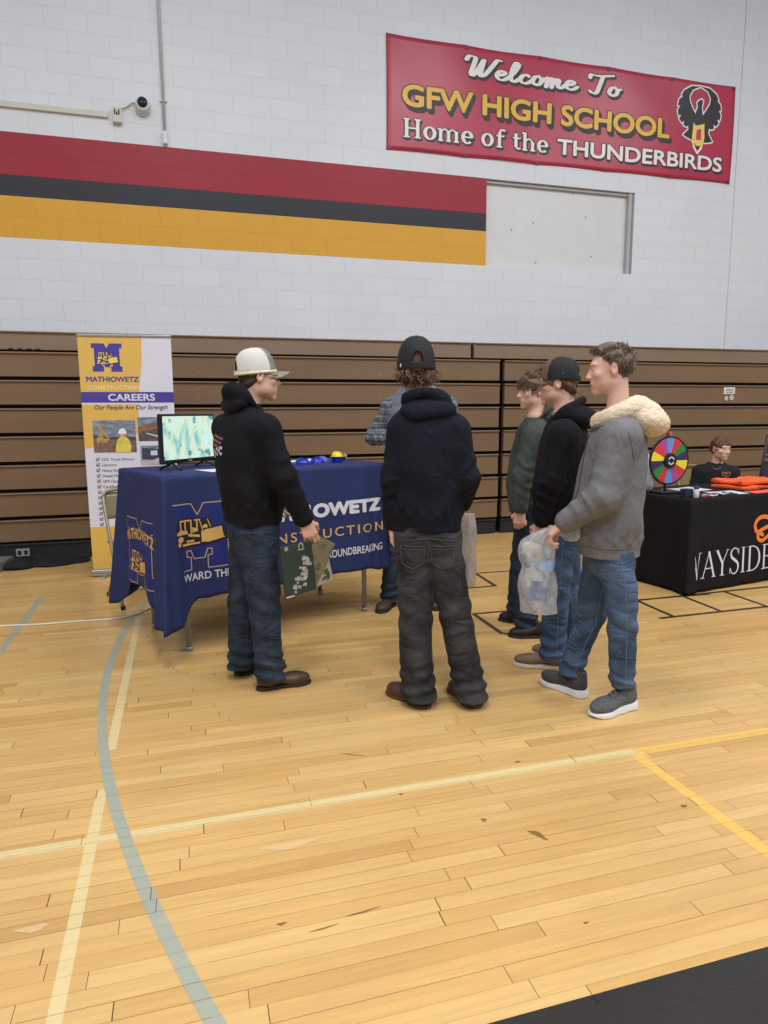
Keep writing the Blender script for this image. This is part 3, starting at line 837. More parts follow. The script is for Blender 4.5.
# ------------------------------------------------------------------ roll-up careers banner
r = empty('rollup_banner', (-.829, 6.337, 0), -math.radians(5), 'tall yellow and white pull-up banner reading Careers, behind the left end of the blue table', 'banner')
RW, RH = .755, 2.075
def ru(u, v, l=0): return (u, .03 - .016 * (v / 2.0) - l, v)
M_ry = simple('print_yellow', srgb(228, 186, 92), .5, .03); M_rw = simple('print_white', srgb(222, 222, 236), .5, .02)
M_rp = simple('print_purple', srgb(76, 62, 158), .5, .03); M_rk = simple('print_dark', srgb(66, 64, 84), .5)
mb = MB(); mb.box((RW / 2, .03, .035), (RW + .03, .09, .06), bev=.012); mb.build('base_cassette', M_metal, r)
mb = MB()
for x in (.1, RW - .1): mb.box((x, .03, .006), (.04, .28, .012), bev=.004)
mb.build('foot', M_metal, r)
mb = MB(); mb.box((RW / 2, .014, RH), (RW + .01, .022, .022), bev=.006); mb.build('top_rail', M_metal, r)
mb = MB(); mb.tube([(RW / 2, .06, .05), (RW / 2, .045, RH)], .008, 10); mb.build('support_pole', M_metal, r, True)
fs_ = Flat(); NXX = 6
for j in range(20):
    fs_.rect(0, .06 + j * (RH - .07) / 20, RW, .06 + (j + 1) * (RH - .07) / 20)
sheet = fs_.build('printed_sheet', M_rw, r, ru, 0); sm_ = sheet.modifiers.new('s', 'SOLIDIFY'); sm_.thickness = .0006; sm_.offset = 0
f = Flat(); f.poly([(0, RH - .01), (.515, RH - .01), (.505, 1.85), (.47, 1.60), (.0, 1.60)]); f.poly([(0, 1.50), (.455, 1.50), (.455, 1.26), (.36, 1.20), (0, 1.12)]); f.rect(0, .06, RW, .44)
f.build('yellow_field', M_ry, r, ru, .0012)
f = Flat(); f.rect(0, 1.515, RW, 1.605); f.build('purple_band', M_rp, r, ru, .0015)
f = Flat()
f.poly([(.105 + .245 * (p[0] + .026) / .44, 1.775 + .235 * (p[1] - .515) / .388) for p in M_OUT]); f.build('letter_m_logo', M_rp, r, ru, .002)
f = dozer(.145, 1.835, .175, 'dark'); f.build('dozer_outline', M_rk, r, ru, .003)
f = dozer(.145, 1.835, .175, 'gold'); f.build('dozer_logo', simple('print_gold', srgb(244, 208, 120), .5), r, ru, .004)
text_shape('MATHIOWETZ', .035).fit(.05, .475, 1.690, 1.735).build('company_lettering', M_rp, r, ru, .002)
text_shape('CONSTRUCTION', .012, 1.15).fit(.055, .475, 1.628, 1.660).build('construction_lettering', simple('print_pale', srgb(246, 234, 200), .5), r, ru, .002)
text_shape('CAREERS', .03).fit(.215, .60, 1.530, 1.590).build('careers_lettering', M_rw, r, ru, .003)
text_shape('Our People Are Our Strength', .008).fit(.095, .695, 1.445, 1.495, .22).build('slogan_lettering', M_rk, r, ru, .003)
for k, t_ in enumerate(['CDL Truck Drivers', 'Laborers', 'Heavy Equipment Operators', 'Diesel Mechanics', 'GPS Operators', 'Certified', 'Supervisors', 'Environmental', 'Project', 'Estim', 'A', '', '']):
    z = 1.018 - k * .0475
    g = Flat(); g.line([(.085, z), (.085, z + .024), (.109, z + .024), (.109, z)], .003, True, False); g.line([(.088, z + .014), (.096, z + .004), (.114, z + .03)], .005)
    if t_:
        q = text_shape(t_, .004); v = np.array(q.v); s_ = .034
        q.v = [(.128 + a * s_, z + b * s_) for a, b in v]; g.add(q.v, q.f, q.l)
    g.build('checklist_line', M_rk, r, ru, .002)
text_shape('w', .03).fit(.17, .195, .245, .262).build('web_lettering', M_rw, r, ru, .0025)
# the three printed photos
def photo(x0, x1, z0, z1, kind):
    W, H_ = x1 - x0, z1 - z0
    P = lambda pts: [(x0 + a * W, z0 + b * H_) for a, b in pts]
    def lay(name, polys, col, l, var=.2, vs_=30):
        g = Flat()
        for q in polys: g.poly(P(q))
        return g.build(name, simple('photo_' + name + '_' + str(kind), col, .5, var, vs_), ph, ru, l)
    g = Flat(); g.rect(x0, z0, x1, z1); ph = g.build('printed_photo', simple('photo_sky%d' % kind, srgb(128, 138, 158), .5, .35, 14, stretch=(1, 1, 3)), r, ru, .002)
    if kind == 0:
        lay('ground', [[(0, 0), (1, 0), (1, .38), (.7, .42), (.3, .40), (0, .44)]], srgb(130, 100, 82), .003, .35, 40)
        lay('treeline', [[(0, .44), (.3, .40), (.7, .42), (1, .38), (1, .47), (.75, .50), (.4, .47), (0, .55)]], srgb(70, 72, 66), .0035, .3, 40)
        lay('excavator', [[(.08, .30), (.32, .30), (.34, .42), (.24, .46), (.22, .62), (.36, .38), (.38, .42), (.24, .78), (.12, .90), (.10, .84), (.16, .72), (.12, .5), (.08, .45)]], srgb(178, 146, 92), .004)
        lay('worker', [[(.50, .0), (.86, 0), (.88, .22), (.82, .42), (.74, .50), (.64, .50), (.56, .40), (.52, .2)]], srgb(226, 208, 96), .005, .12)
        lay('worker_face', [[(.63, .48), (.75, .48), (.76, .60), (.62, .60)]], srgb(206, 160, 130), .0055)
        lay('hard_hat', [[(.58, .58), (.79, .58), (.77, .68), (.73, .75), (.66, .75), (.61, .68)]], srgb(240, 240, 240), .006, .02)
    elif kind == 1:
        lay('earth', [[(0, 0), (1, 0), (1, .5), (.6, .55), (0, .5)]], srgb(96, 84, 84), .003, .35, 40)
        lay('bank', [[(0, .35), (.5, .5), (1, .55), (1, .75), (.5, .8), (0, .6)]], srgb(140, 104, 88), .0035, .3, 40)
        lay('road', [[(.2, .32), (.26, .34), (1, .05), (1, 0), (.9, 0)]], srgb(210, 208, 206), .004, .05)
    else:
        lay('rubble', [[(0, 0), (1, 0), (1, .5), (.7, .4), (.4, .3), (0, .25)]], srgb(186, 182, 182), .003, .2, 60)
        lay('machine', [[(.05, .3), (.35, .25), (.6, .45), (.6, .8), (.3, .85), (.05, .9)]], srgb(62, 66, 88), .0035, .3, 50)
        lay('cab', [[(.3, .5), (.5, .5), (.5, .75), (.3, .72)]], srgb(206, 214, 230), .004, .05)
photo(.075, .425, 1.09, 1.365, 0); photo(.445, .735, 1.185, 1.39, 1); photo(.455, .735, .975, 1.145, 2)

# ------------------------------------------------------------------ draped tables
M_leg = simple('table_leg_grey', srgb(150, 152, 156), .4, .05, metal=.3)
M_top = simple('table_top', srgb(190, 188, 180), .5)
def folding_table(name, loc, rz, L, W, Hh, label, legs):
    r = empty(name, loc, rz, label, 'table')
    mb = MB(); mb.box((L / 2, W / 2, Hh - .028), (L, W, .045), bev=.01); mb.build('tabletop', M_top, r)
    for (x, y) in legs:
        mb = MB(); mb.tube([(x, y, .0), (x, y, Hh - .05)], .0165, 12); mb.lathe([(.0, 0), (.02, 0), (.02, .025), (.0, .025)], (x, y, 0), 12)
        mb.build('leg', M_leg, r, True)
    mb = MB()
    for x in (legs[0][0], legs[2][0]): mb.tube([(x, legs[0][1], Hh * .42), (x, legs[1][1], Hh * .42)], .01, 8)
    mb.build('cross_brace', M_leg, r, True)
    return r
def drape(name, loc, rz, L, W, Hh, mat, label, hem, corner_hem, flare, corner_flare, seed=0, fold_amp=.010, extra=None, cw=.13, fold_clip=0):
    """a rectangular throw over a table: returns object + the mapping of its front and left faces"""
    rr = .02
    per = []                                     # perimeter samples: (x, y, nx, ny, distance to nearest corner, corner id)
    corners = [(0, 0), (L, 0), (L, W), (0, W)]
    nrmls = [(0, -1), (1, 0), (0, 1), (-1, 0)]
    for e in range(4):
        a = Vector(corners[e]); b = Vector(corners[(e + 1) % 4]); n = Vector(nrmls[e]); LL = (b - a).length
        K = max(10, int(LL / .02))
        for k in range(K):
            t = k / K; d = t * LL
            per.append((a.lerp(b, t), n, min(d, LL - d), e if d < LL - d else (e + 1) % 4, e, d))
    rs = np.random.default_rng(seed); ph = rs.uniform(0, 6.28, 6)
    cf = corner_flare if hasattr(corner_flare, '__len__') else [corner_flare] * 4
    ch = corner_hem if hasattr(corner_hem, '__len__') else [corner_hem] * 4
    def off(i, v):
        p, n, dc, cid, e, d = per[i]
        c = math.exp(-(dc / cw) ** 2)
        cn = (Vector(corners[cid]) - Vector((L / 2, W / 2))); cn = Vector((math.copysign(1, cn.x), math.copysign(1, cn.y))).normalized()
        nn = (n * (1 - c) + cn * c)
        s = .008 + flare * v + cf[cid] * c * v ** 1.1
        fold = fold_amp * v ** .8 * (math.sin(d * 19 + ph[e]) * .6 + math.sin(d * 41 + ph[e + 1])*.3) * (.15 + 1.7 * math.exp(-(dc / (cw * 1.8)) ** 2))
        if fold_clip and e == 0: fold += .055 * v ** 1.2 * math.exp(-((d - .02) / (.075 * v + .02)) ** 4)
        if fold_clip: fold += .016 * v * math.exp(-(dc / .16) ** 2) * math.sin(d * 84 + 1.0)
        # pleat tucks either side of the corner
        fold += -.35 * cf[cid] * v * math.exp(-((dc - cw * 1.15) / (cw * .38)) ** 2)
        return p + nn * s + n * fold
    def hemz(i):
        p, n, dc, cid, e, d = per[i]
        c = math.exp(-(dc / (cw * 1.0 if not (fold_clip and e == 3 and cid == 0) else .23)) ** 4)
        return hem[e] + (ch[cid] - hem[e]) * c + .004 * math.sin(d * 23)
    n = len(per); NR = 30
    vs, fs = [], []
    vs.append((L / 2, W / 2, Hh + .002))
    for i in range(n):
        p = per[i][0]; q = Vector((L / 2, W / 2)); vs.append((*(q.lerp(p, .985)), Hh + .002))
    for j in range(NR + 1):
        v = j / NR
        for i in range(n):
            o = off(i, v); z = Hh - .002 - (Hh - .002 - hemz(i)) * v
            vs.append((o.x, o.y, z))
    for i in range(n): fs.append((0, 1 + i, 1 + (i + 1) % n))
    for j in range(NR + 1):
        for i in range(n):
            a = 1 + j * n + i; b = 1 + j * n + (i + 1) % n
            fs.append((a, a + n, b + n, b))
    o = mesh_obj(name, vs, fs, mat, None, True)
    o.location = loc; o.rotation_euler = (0, 0, rz)
    m = o.modifiers.new('s', 'SOLIDIFY'); m.thickness = .0015; m.offset = 1
    tag(o, label, 'tablecloth')
    bvh = BVHTree.FromPolygons([Vector(v) for v in vs], fs)
    def front(u, z, l=0):
        h = bvh.ray_cast(Vector((u, -1.0, z)), Vector((0, 1, 0)))
        if h[0] is None or (fold_clip and u < fold_clip * (Hh - z)) or (not fold_clip and u < -.02): return None
        y = h[0].y
        return (u, y - .0015 - l, z)
    def left(u, z, l=0):
        h = bvh.ray_cast(Vector((-1.0, u, z)), Vector((1, 0, 0)))
        if h[0] is None: return None
        x = h[0].x
        return (x - .0015 - l, u, z)
    return o, front, left

TB = (-.133, 4.02, 0); TA = math.atan2(.375, .927)
folding_table('folding_table', TB, TA, 1.575, .74, 1.068, 'tall folding table under the navy company cloth, grey legs showing below', [(.14, .07), (.14, .66), (1.46, .07), (1.46, .66)])
M_navy = simple('navy_cloth', srgb(28, 43, 96), .75, .06, 6, .12, 260)
M_navy_l = simple('royal_print', srgb(26, 38, 118), .75, .05, 6)
M_gold_l = simple('gold_print', srgb(214, 170, 98), .7, .05)
M_tan_l = simple('tan_outline', srgb(180, 160, 132), .7)
M_wh_l = simple('white_print', srgb(216, 220, 232), .7)
cloth, cf_, cl_ = drape('navy_tablecloth', TB, TA, 1.575, .74, 1.07, M_navy, 'navy blue company tablecloth with large M and dozer emblem, draped on the tall table',
                        [.335, .33, .335, .36], [.20, .31, .2, .17], .018, [.125, .006, .04, .10], 3, .017, fold_clip=.13)
def sub(f, md=.03):
    """subdivide long edges so that prints follow the folds"""
    bm = bmesh.new(); vs = [bm.verts.new((a, b, l)) for (a, b), l in zip(f.v, f.l)]
    for q in f.f:
        try: bm.faces.new([vs[i] for i in q])
        except ValueError: pass
    bmesh.ops.triangulate(bm, faces=bm.faces[:])
    for _ in range(4):
        es = [e for e in bm.edges if e.calc_length() > md]
        if not es: break
        bmesh.ops.subdivide_edges(bm, edges=es, cuts=1)
        bmesh.ops.triangulate(bm, faces=[x for x in bm.faces if len(x.verts) > 3])
    bm.verts.index_update()
    f.l = [v.co.z for v in bm.verts]; f.v = [(v.co.x, v.co.y) for v in bm.verts]; f.f = [tuple(v.index for v in x.verts) for x in bm.faces]; bm.free(); return f
f = Flat(); f.poly(M_OUT); sub(f).build('letter_m_field', M_navy_l, cloth, cf_, .001)
f = Flat(); f.line(M_OUT, .0065, True); sub(f).build('letter_m_outline', M_tan_l, cloth, cf_, .002)
sub(dozer(.045, .655, .315, 'dark', .88)).build('dozer_outline', simple('print_black', srgb(24, 24, 38), .7), cloth, cf_, .003)
sub(dozer(.045, .655, .315, 'gold', .88)).build('dozer_emblem', M_gold_l, cloth, cf_, .004)
f = text_shape('OWETZ', .062, 1.02).fit(.983, 1.553, .735, .830); g = text_shape('MATHI', .062, 1.02).fit(.455, .966, .735, .830); f.add(g.v, g.f, g.l)
sub(f).build('company_lettering', M_wh_l, cloth, cf_, .0025)
text_shape('CONSTRUCTION', .008, 1.3).fit(.495, 1.572, .594, .657).build('construction_lettering', M_gold_l, cloth, cf_, .0025)
f = text_shape('FORWARD THINKING,', .012).fit(-.028, .575, .440, .495); g = text_shape('GROUNDBREAKING', .012).fit(1.045, 1.567, .452, .505); f.add(g.v, g.f, g.l)
sub(f).build('slogan_lettering', M_wh_l, cloth, cf_, .0025)
# side face: the same emblem seen on the folded end, read from the outside (u runs backwards)
sd = lambda u, v, l=0: cl_(.74 - u, v, l)
f = Flat(); f.poly([(.13 + (a + .03) * 1.05, .78 - (.903 - b) * 1.05) for a, b in M_OUT]); sub(f, .02).build('side_m_field', M_navy_l, cloth, sd, .001)
f = Flat(); f.line([(.13 + (a + .03) * 1.05, .78 - (.903 - b) * 1.05) for a, b in M_OUT], .006, True); sub(f, .02).build('side_m_outline', M_tan_l, cloth, sd, .002)
sub(dozer(.22, .44, .26, 'gold', .95), .02).build('side_dozer', M_gold_l, cloth, sd, .004)
f = text_shape('MATHIOWETZ', .03).fit(.13, .59, .62, .69)
f.v = [(a, b + .035 * (1 - ((a - .36) / .23) ** 2)) for a, b in f.v]; sub(f, .02).build('side_lettering', M_gold_l, cloth, sd, .003)

RB = (3.72, 4.33, 0); RA = math.atan2(.175, .985)
folding_table('display_table', RB, RA, 1.83, .76, .74, 'standard height folding table hidden beneath the floor-length black cloth', [(.14, .07), (.14, .69), (1.69, .07), (1.69, .69)])
M_blackc = simple('black_cloth', srgb(23, 22, 27), .85, .12, 5, .12, 240, spec=.2)
bcloth, bf_, blf_ = drape('black_tablecloth', RB, RA, 1.83, .76, .742, M_blackc, 'floor-length black tablecloth with white serif lettering and orange pretzel emblem', [.012] * 4, [.010] * 4, .02, .07, 5, .012, cw=.09)
# roman capitals, thick and thin strokes
def roman(txt):
    f = Flat(); x = 0; T, t = .20, .075
    def L(p, w): f.line([(a + x, b) for a, b in p], w, round_=False)
    def sf(cx, cy, w=.42): f.poly([(x + cx - w / 2, cy - .02), (x + cx + w / 2, cy - .02), (x + cx + w / 2, cy + .02), (x + cx + .1, cy + .05 if cy < 1 else cy - .05), (x + cx - .1, cy + .05 if cy < 1 else cy - .05), (x + cx - w / 2, cy + .02)])
    for ch in txt:
        if ch == 'W':
            L([(.15, 1.98), (.62, .02)], T); L([(.62, .02), (1.0, 1.9)], t); L([(.95, 1.98), (1.42, .02)], T); L([(1.42, .02), (1.85, 1.98)], t)
            for c in (.15, .95, 1.85): sf(c, 1.98)
            x += 2.05
        elif ch == 'A':
            L([(.1, .02), (.75, 2.0)], t); L([(.72, 2.0), (1.38, .02)], T); L([(.33, .72), (1.13, .72)], t); sf(.1, .02, .36); sf(1.36, .02, .46); x += 1.55
        elif ch == 'Y':
            L([(.12, 1.98), (.72, .95)], T); L([(1.3, 1.98), (.72, .95)], t); L([(.72, 1.0), (.72, .02)], T); sf(.12, 1.98); sf(1.3, 1.98, .36); sf(.72, .02, .5); x += 1.5
        elif ch == 'S':
            p = smooth_pts([(1.02, 1.55), (.85, 1.9), (.5, 1.97), (.2, 1.75), (.22, 1.35), (.62, 1.05), (.98, .75), (.98, .3), (.68, .03), (.35, .06), (.12, .45)], 5)
            n = len(p); w = [t + .14 * math.exp(-((i / n - .5) / .22) ** 2) for i in range(n)]; f.line([(a + x, b) for a, b in p], w); L([(1.02, 1.5), (1.04, 1.95)], t * .7); L([(.1, .5), (.08, .05)], t * .7); x += 1.25
        elif ch == 'I': L([(.35, .02), (.35, 1.98)], T); sf(.35, .02, .5); sf(.35, 1.98, .5); x += .75
        elif ch == 'D':
            L([(.35, .02), (.35, 1.98)], T); p = smooth_pts([(.3, 1.95), (.8, 1.93), (1.3, 1.65), (1.5, 1.0), (1.3, .35), (.8, .06), (.3, .05)], 6)
            n = len(p); f.line([(a + x, b) for a, b in p], [t + .13 * math.exp(-((i / n - .5) / .2) ** 2) for i in range(n)]); sf(.25, .02, .4); sf(.25, 1.98, .4); x += 1.72
        elif ch == 'E':
            L([(.35, .02), (.35, 1.98)], T); L([(.3, 1.94), (1.15, 1.94)], t); L([(.3, .06), (1.2, .06)], t); L([(.3, 1.02), (.95, 1.02)], t)
            L([(1.13, 1.96), (1.15, 1.6)], t); L([(1.18, .04), (1.22, .45)], t); L([(.95, 1.2), (.95, .84)], t); sf(.25, .02, .4); sf(.25, 1.98, .4); x += 1.35
    return f
g = roman('WAYSIDE')
v = np.array(g.v); sc_ = .105
g.v = [(-.085 + a * sc_, .112 + b * .106) for a, b in v]
sub(g, .04); g.f = [q for q in g.f if min(g.v[i][0] for i in q) > .028]
g.build('serif_lettering', M_wh_l, bcloth, bf_, .0025)
pz = Flat(); PZ = lambda P: [(a + .018, .39 + (b - .36) * .80 - .022) for a, b in P]
pp = smooth_pts([(.98, .36), (.86, .33), (.80, .37), (.83, .43), (.92, .47), (1.0, .52), (1.06, .60), (1.02, .66), (.95, .62)], 6)
pp = smooth_pts([(.92, .40), (.83, .345), (.775, .37), (.78, .44), (.90, .49), (1.0, .55)], 6)
pz.line(PZ(pp), .032)
pz.line(PZ(smooth_pts([(.83, .405), (.745, .455), (.735, .535), (.80, .59), (.90, .575), (.96, .50), (1.02, .575), (1.12, .59), (1.18, .535), (1.17, .455), (1.08, .405), (1.0, .345), (.92, .40)], 6)), .034)
sub(pz, .04).build('pretzel_emblem', simple('pretzel_orange', srgb(232, 128, 50), .7, .03, 4), bcloth, bf_, .0028)

# ------------------------------------------------------------------ things on the navy table
def on_table(base, ang, s, t, z):
    return (base[0] + s * math.cos(ang) - t * math.sin(ang), base[1] + s * math.sin(ang) + t * math.cos(ang), z)
M_tv = simple('tv_black', srgb(24, 26, 34), .3, .05)
def screen_mat():
    m, nt, b = new_mat('screen_picture')
    tc = N(nt, 'ShaderNodeTexCoord')
    mp = N(nt, 'ShaderNodeMapping'); mp.inputs['Rotation'].default_value = (0, -.8, 0); mp.inputs['Scale'].default_value = (9, 1, 3.5)
    nt.links.new(tc.outputs['Object'], mp.inputs[0])
    n1 = N(nt, 'ShaderNodeTexNoise'); n1.inputs['Scale'].default_value = 1.6; n1.inputs['Detail'].default_value = 3
    nt.links.new(mp.outputs[0], n1.inputs['Vector'])
    n2 = N(nt, 'ShaderNodeTexNoise'); n2.inputs['Scale'].default_value = 14; n2.inputs['Detail'].default_value = 2
    nt.links.new(tc.outputs['Object'], n2.inputs['Vector'])
    r1 = N(nt, 'ShaderNodeValToRGB'); e = r1.color_ramp.elements
    e[0].position = .36; e[0].color = srgb(120, 205, 205); e[1].position = .62; e[1].color = srgb(206, 246, 240)
    q = r1.color_ramp.elements.new(.5); q.color = srgb(222, 240, 210)
    nt.links.new(n1.outputs[0], r1.inputs[0])
    r2 = N(nt, 'ShaderNodeValToRGB'); e = r2.color_ramp.elements
    e[0].position = .34; e[0].color = srgb(70, 150, 190); e[1].position = .42; e[1].color = (1, 1, 1, 1)
    nt.links.new(n2.outputs[0], r2.inputs[0])
    mm = nt.nodes.new('ShaderNodeMix'); mm.data_type = 'RGBA'; mm.blend_type = 'MULTIPLY'; mm.inputs[0].default_value = .85
    nt.links.new(r1.outputs[0], mm.inputs[6]); nt.links.new(r2.outputs[0], mm.inputs[7])
    b.inputs['Base Color'].default_value = (.02, .02, .02, 1); b.inputs['Roughness'].default_value = .2
    nt.links.new(mm.outputs[2], b.inputs['Emission Color']); b.inputs['Emission Strength'].default_value = .95
    return m
p0 = Vector((-.145, 4.326, 0)); p1 = Vector((.181, 4.71, 0)); ctr = (p0 + p1) / 2; W_ = (p1 - p0).length
r = empty('television', (ctr.x, ctr.y, 1.073), math.atan2(p1.y - p0.y, p1.x - p0.x), 'small black flat-screen television showing a pale aerial picture on the navy table', 'television')
Wt, Hb, Ht = W_, .042, .345
mb = MB(); mb.box((0, 0, (Hb + Ht) / 2), (Wt, .03, Ht - Hb), bev=.006); mb.box((0, .03, (Hb + Ht) / 2 - .02), (Wt * .7, .04, (Ht - Hb) * .6), bev=.012); mb.build('casing', M_tv, r)
f = Flat(); f.rect(-Wt / 2 + .014, Hb + .024, Wt / 2 - .014, Ht - .014)
f.build('screen', screen_mat(), r, lambda u, v, l=0: (u, -.0155 - l, v), .0008)
g = MB(); g.box((0, -.0155, Hb + .012), (.03, .003, .006)); g.build('maker_badge', simple('badge', srgb(170, 170, 176), .4), r)
for sx in (-1, 1):
    mb = MB(); mb.tube([(sx * .17, -.085, .006), (sx * .155, 0, .045), (sx * .17, .085, .006)], [.006, .009, .006], 8); mb.build('stand_foot', M_tv, r, True)

M_paper = simple('paper', srgb(214, 220, 236), .6, .03)
def sheet_obj(name, base, ang, s, t, z, w, h, rot, mat, label, cat, group=None, curl=.004, lines=None):
    p = on_table(base, ang, s, t, z)
    vs, fs = [], []; n = 8
    for j in range(n + 1):
        for i in range(n + 1):
            a, b = i / n - .5, j / n - .5
            vs.append((a * w, b * h, .0012 + curl * (a * a * 4) * (b + .5)))
    for j in range(n):
        for i in range(n): q = j * (n + 1) + i; fs.append((q, q + 1, q + n + 2, q + n + 1))
    o = mesh_obj(name, vs, fs, mat, None, True); o.location = p; o.rotation_euler = (0, 0, ang + rot)
    m = o.modifiers.new('s', 'SOLIDIFY'); m.thickness = .0015; m.offset = 1
    tag(o, label, cat, group); return o
sheet_obj('paper_sheet', TB, TA, .43, .14, 1.0735, .28, .18, .2, M_paper, 'white paper sheet on the navy table in front of the television', 'paper')
sheet_obj('paper_sheet', TB, TA, 1.22, .50, 1.0735, .28, .16, .1, M_paper, 'white paper sheet behind the little blue hard hats on the navy table', 'paper')

def mini_hat(s, t, rot, col, key, label, group, sc=1.0, z=1.0735):
    r = empty('toy_hard_hat', on_table(TB, TA, s, t, z), rot, label, 'toy hat', group)
    mat = simple('toy_' + key, col, .18, .03)
    mb = MB()
    prof = [(.046 * math.cos(a) * sc, (.004 + .036 * math.sin(a)) * sc) for a in np.linspace(0, PI / 2 - .02, 9)]
    mb.lathe([(.0, .003)] + prof, (0, 0, 0), 26)
    mb.build('shell', mat, r, True)
    mb = MB(); ring = []
    mb.lathe([(.038 * sc, .0), (.058 * sc, .001), (.059 * sc, .004), (.044 * sc, .008)], (0, 0, 0), 26)
    mb.box((.055 * sc, 0, .003), (.032 * sc, .055 * sc, .004), bev=.002); mb.build('brim', mat, r, True)
    mb = MB()
    for dy in (-.012, 0, .012):
        mb.tube([(.042 * math.cos(a) * sc, dy * sc, (.006 + .036 * math.sin(a)) * sc) for a in np.linspace(.15, PI - .15, 12)], .0028 * sc, 6)
    mb.build('ridge', mat, r, True)
    return r
blue = srgb(22, 46, 170)
mini_hat(1.045, .20, 3.3, blue, 'blue', 'little glossy blue plastic hard hat, nearest the person holding booklets', 'small giveaway items on the navy table', 1.05)
mini_hat(1.17, .21, -.4, blue, 'blue', 'little glossy blue plastic hard hat in the middle of the row', 'small giveaway items on the navy table', 1.05)
mini_hat(1.30, .34, .9, srgb(90, 110, 200), 'pale_blue', 'little paler blue plastic hard hat with white sheen, beside the blue tub', 'small giveaway items on the navy table', .9)
cup = empty('blue_tub', on_table(TB, TA, 1.33, .20, 1.0735), 0, 'small round blue tub holding a yellow toy hat on the navy table', 'tub', 'small giveaway items on the navy table')
mb = MB(); mb.lathe([(0, 0), (.031, 0), (.038, .004), (.040, .040), (.037, .040), (.034, .010), (0, .008)], (0, 0, 0), 26); shade_auto(mb.build('tub_wall', simple('toy_blue', blue), cup))
mb = MB(); mb.lathe([(.038, .034), (.043, .035), (.043, .040), (.038, .042)], (0, 0, 0), 26); mb.build('rim', simple('toy_blue', blue), cup, True)
mini_hat(1.33, .20, .2, srgb(236, 206, 40), 'yellow', 'little yellow plastic hard hat resting on the blue tub', 'small giveaway items on the navy table', .85, 1.114)
r = empty('flashlight', on_table(TB, TA, 1.43, .33, 1.0735), .9, 'small grey flashlight with pale ring lying at the right of the toy hats', 'flashlight', 'small giveaway items on the navy table')
Ry = Matrix.Rotation(PI / 2, 3, 'Y')
mb = MB(); mb.lathe([(0, 0), (.014, 0), (.015, .05), (.022, .066), (.024, .08), (0, .08)], (0, 0, .024), 18, Ry); shade_auto(mb.build('barrel', simple('torch_grey', srgb(92, 100, 104), .4, metal=.5), r))
mb = MB(); mb.lathe([(0, .08), (.025, .08), (.025, .092), (.018, .093), (0, .088)], (0, 0, .024), 18, Ry); shade_auto(mb.build('lens_ring', simple('torch_ring', srgb(222, 226, 190), .3), r))

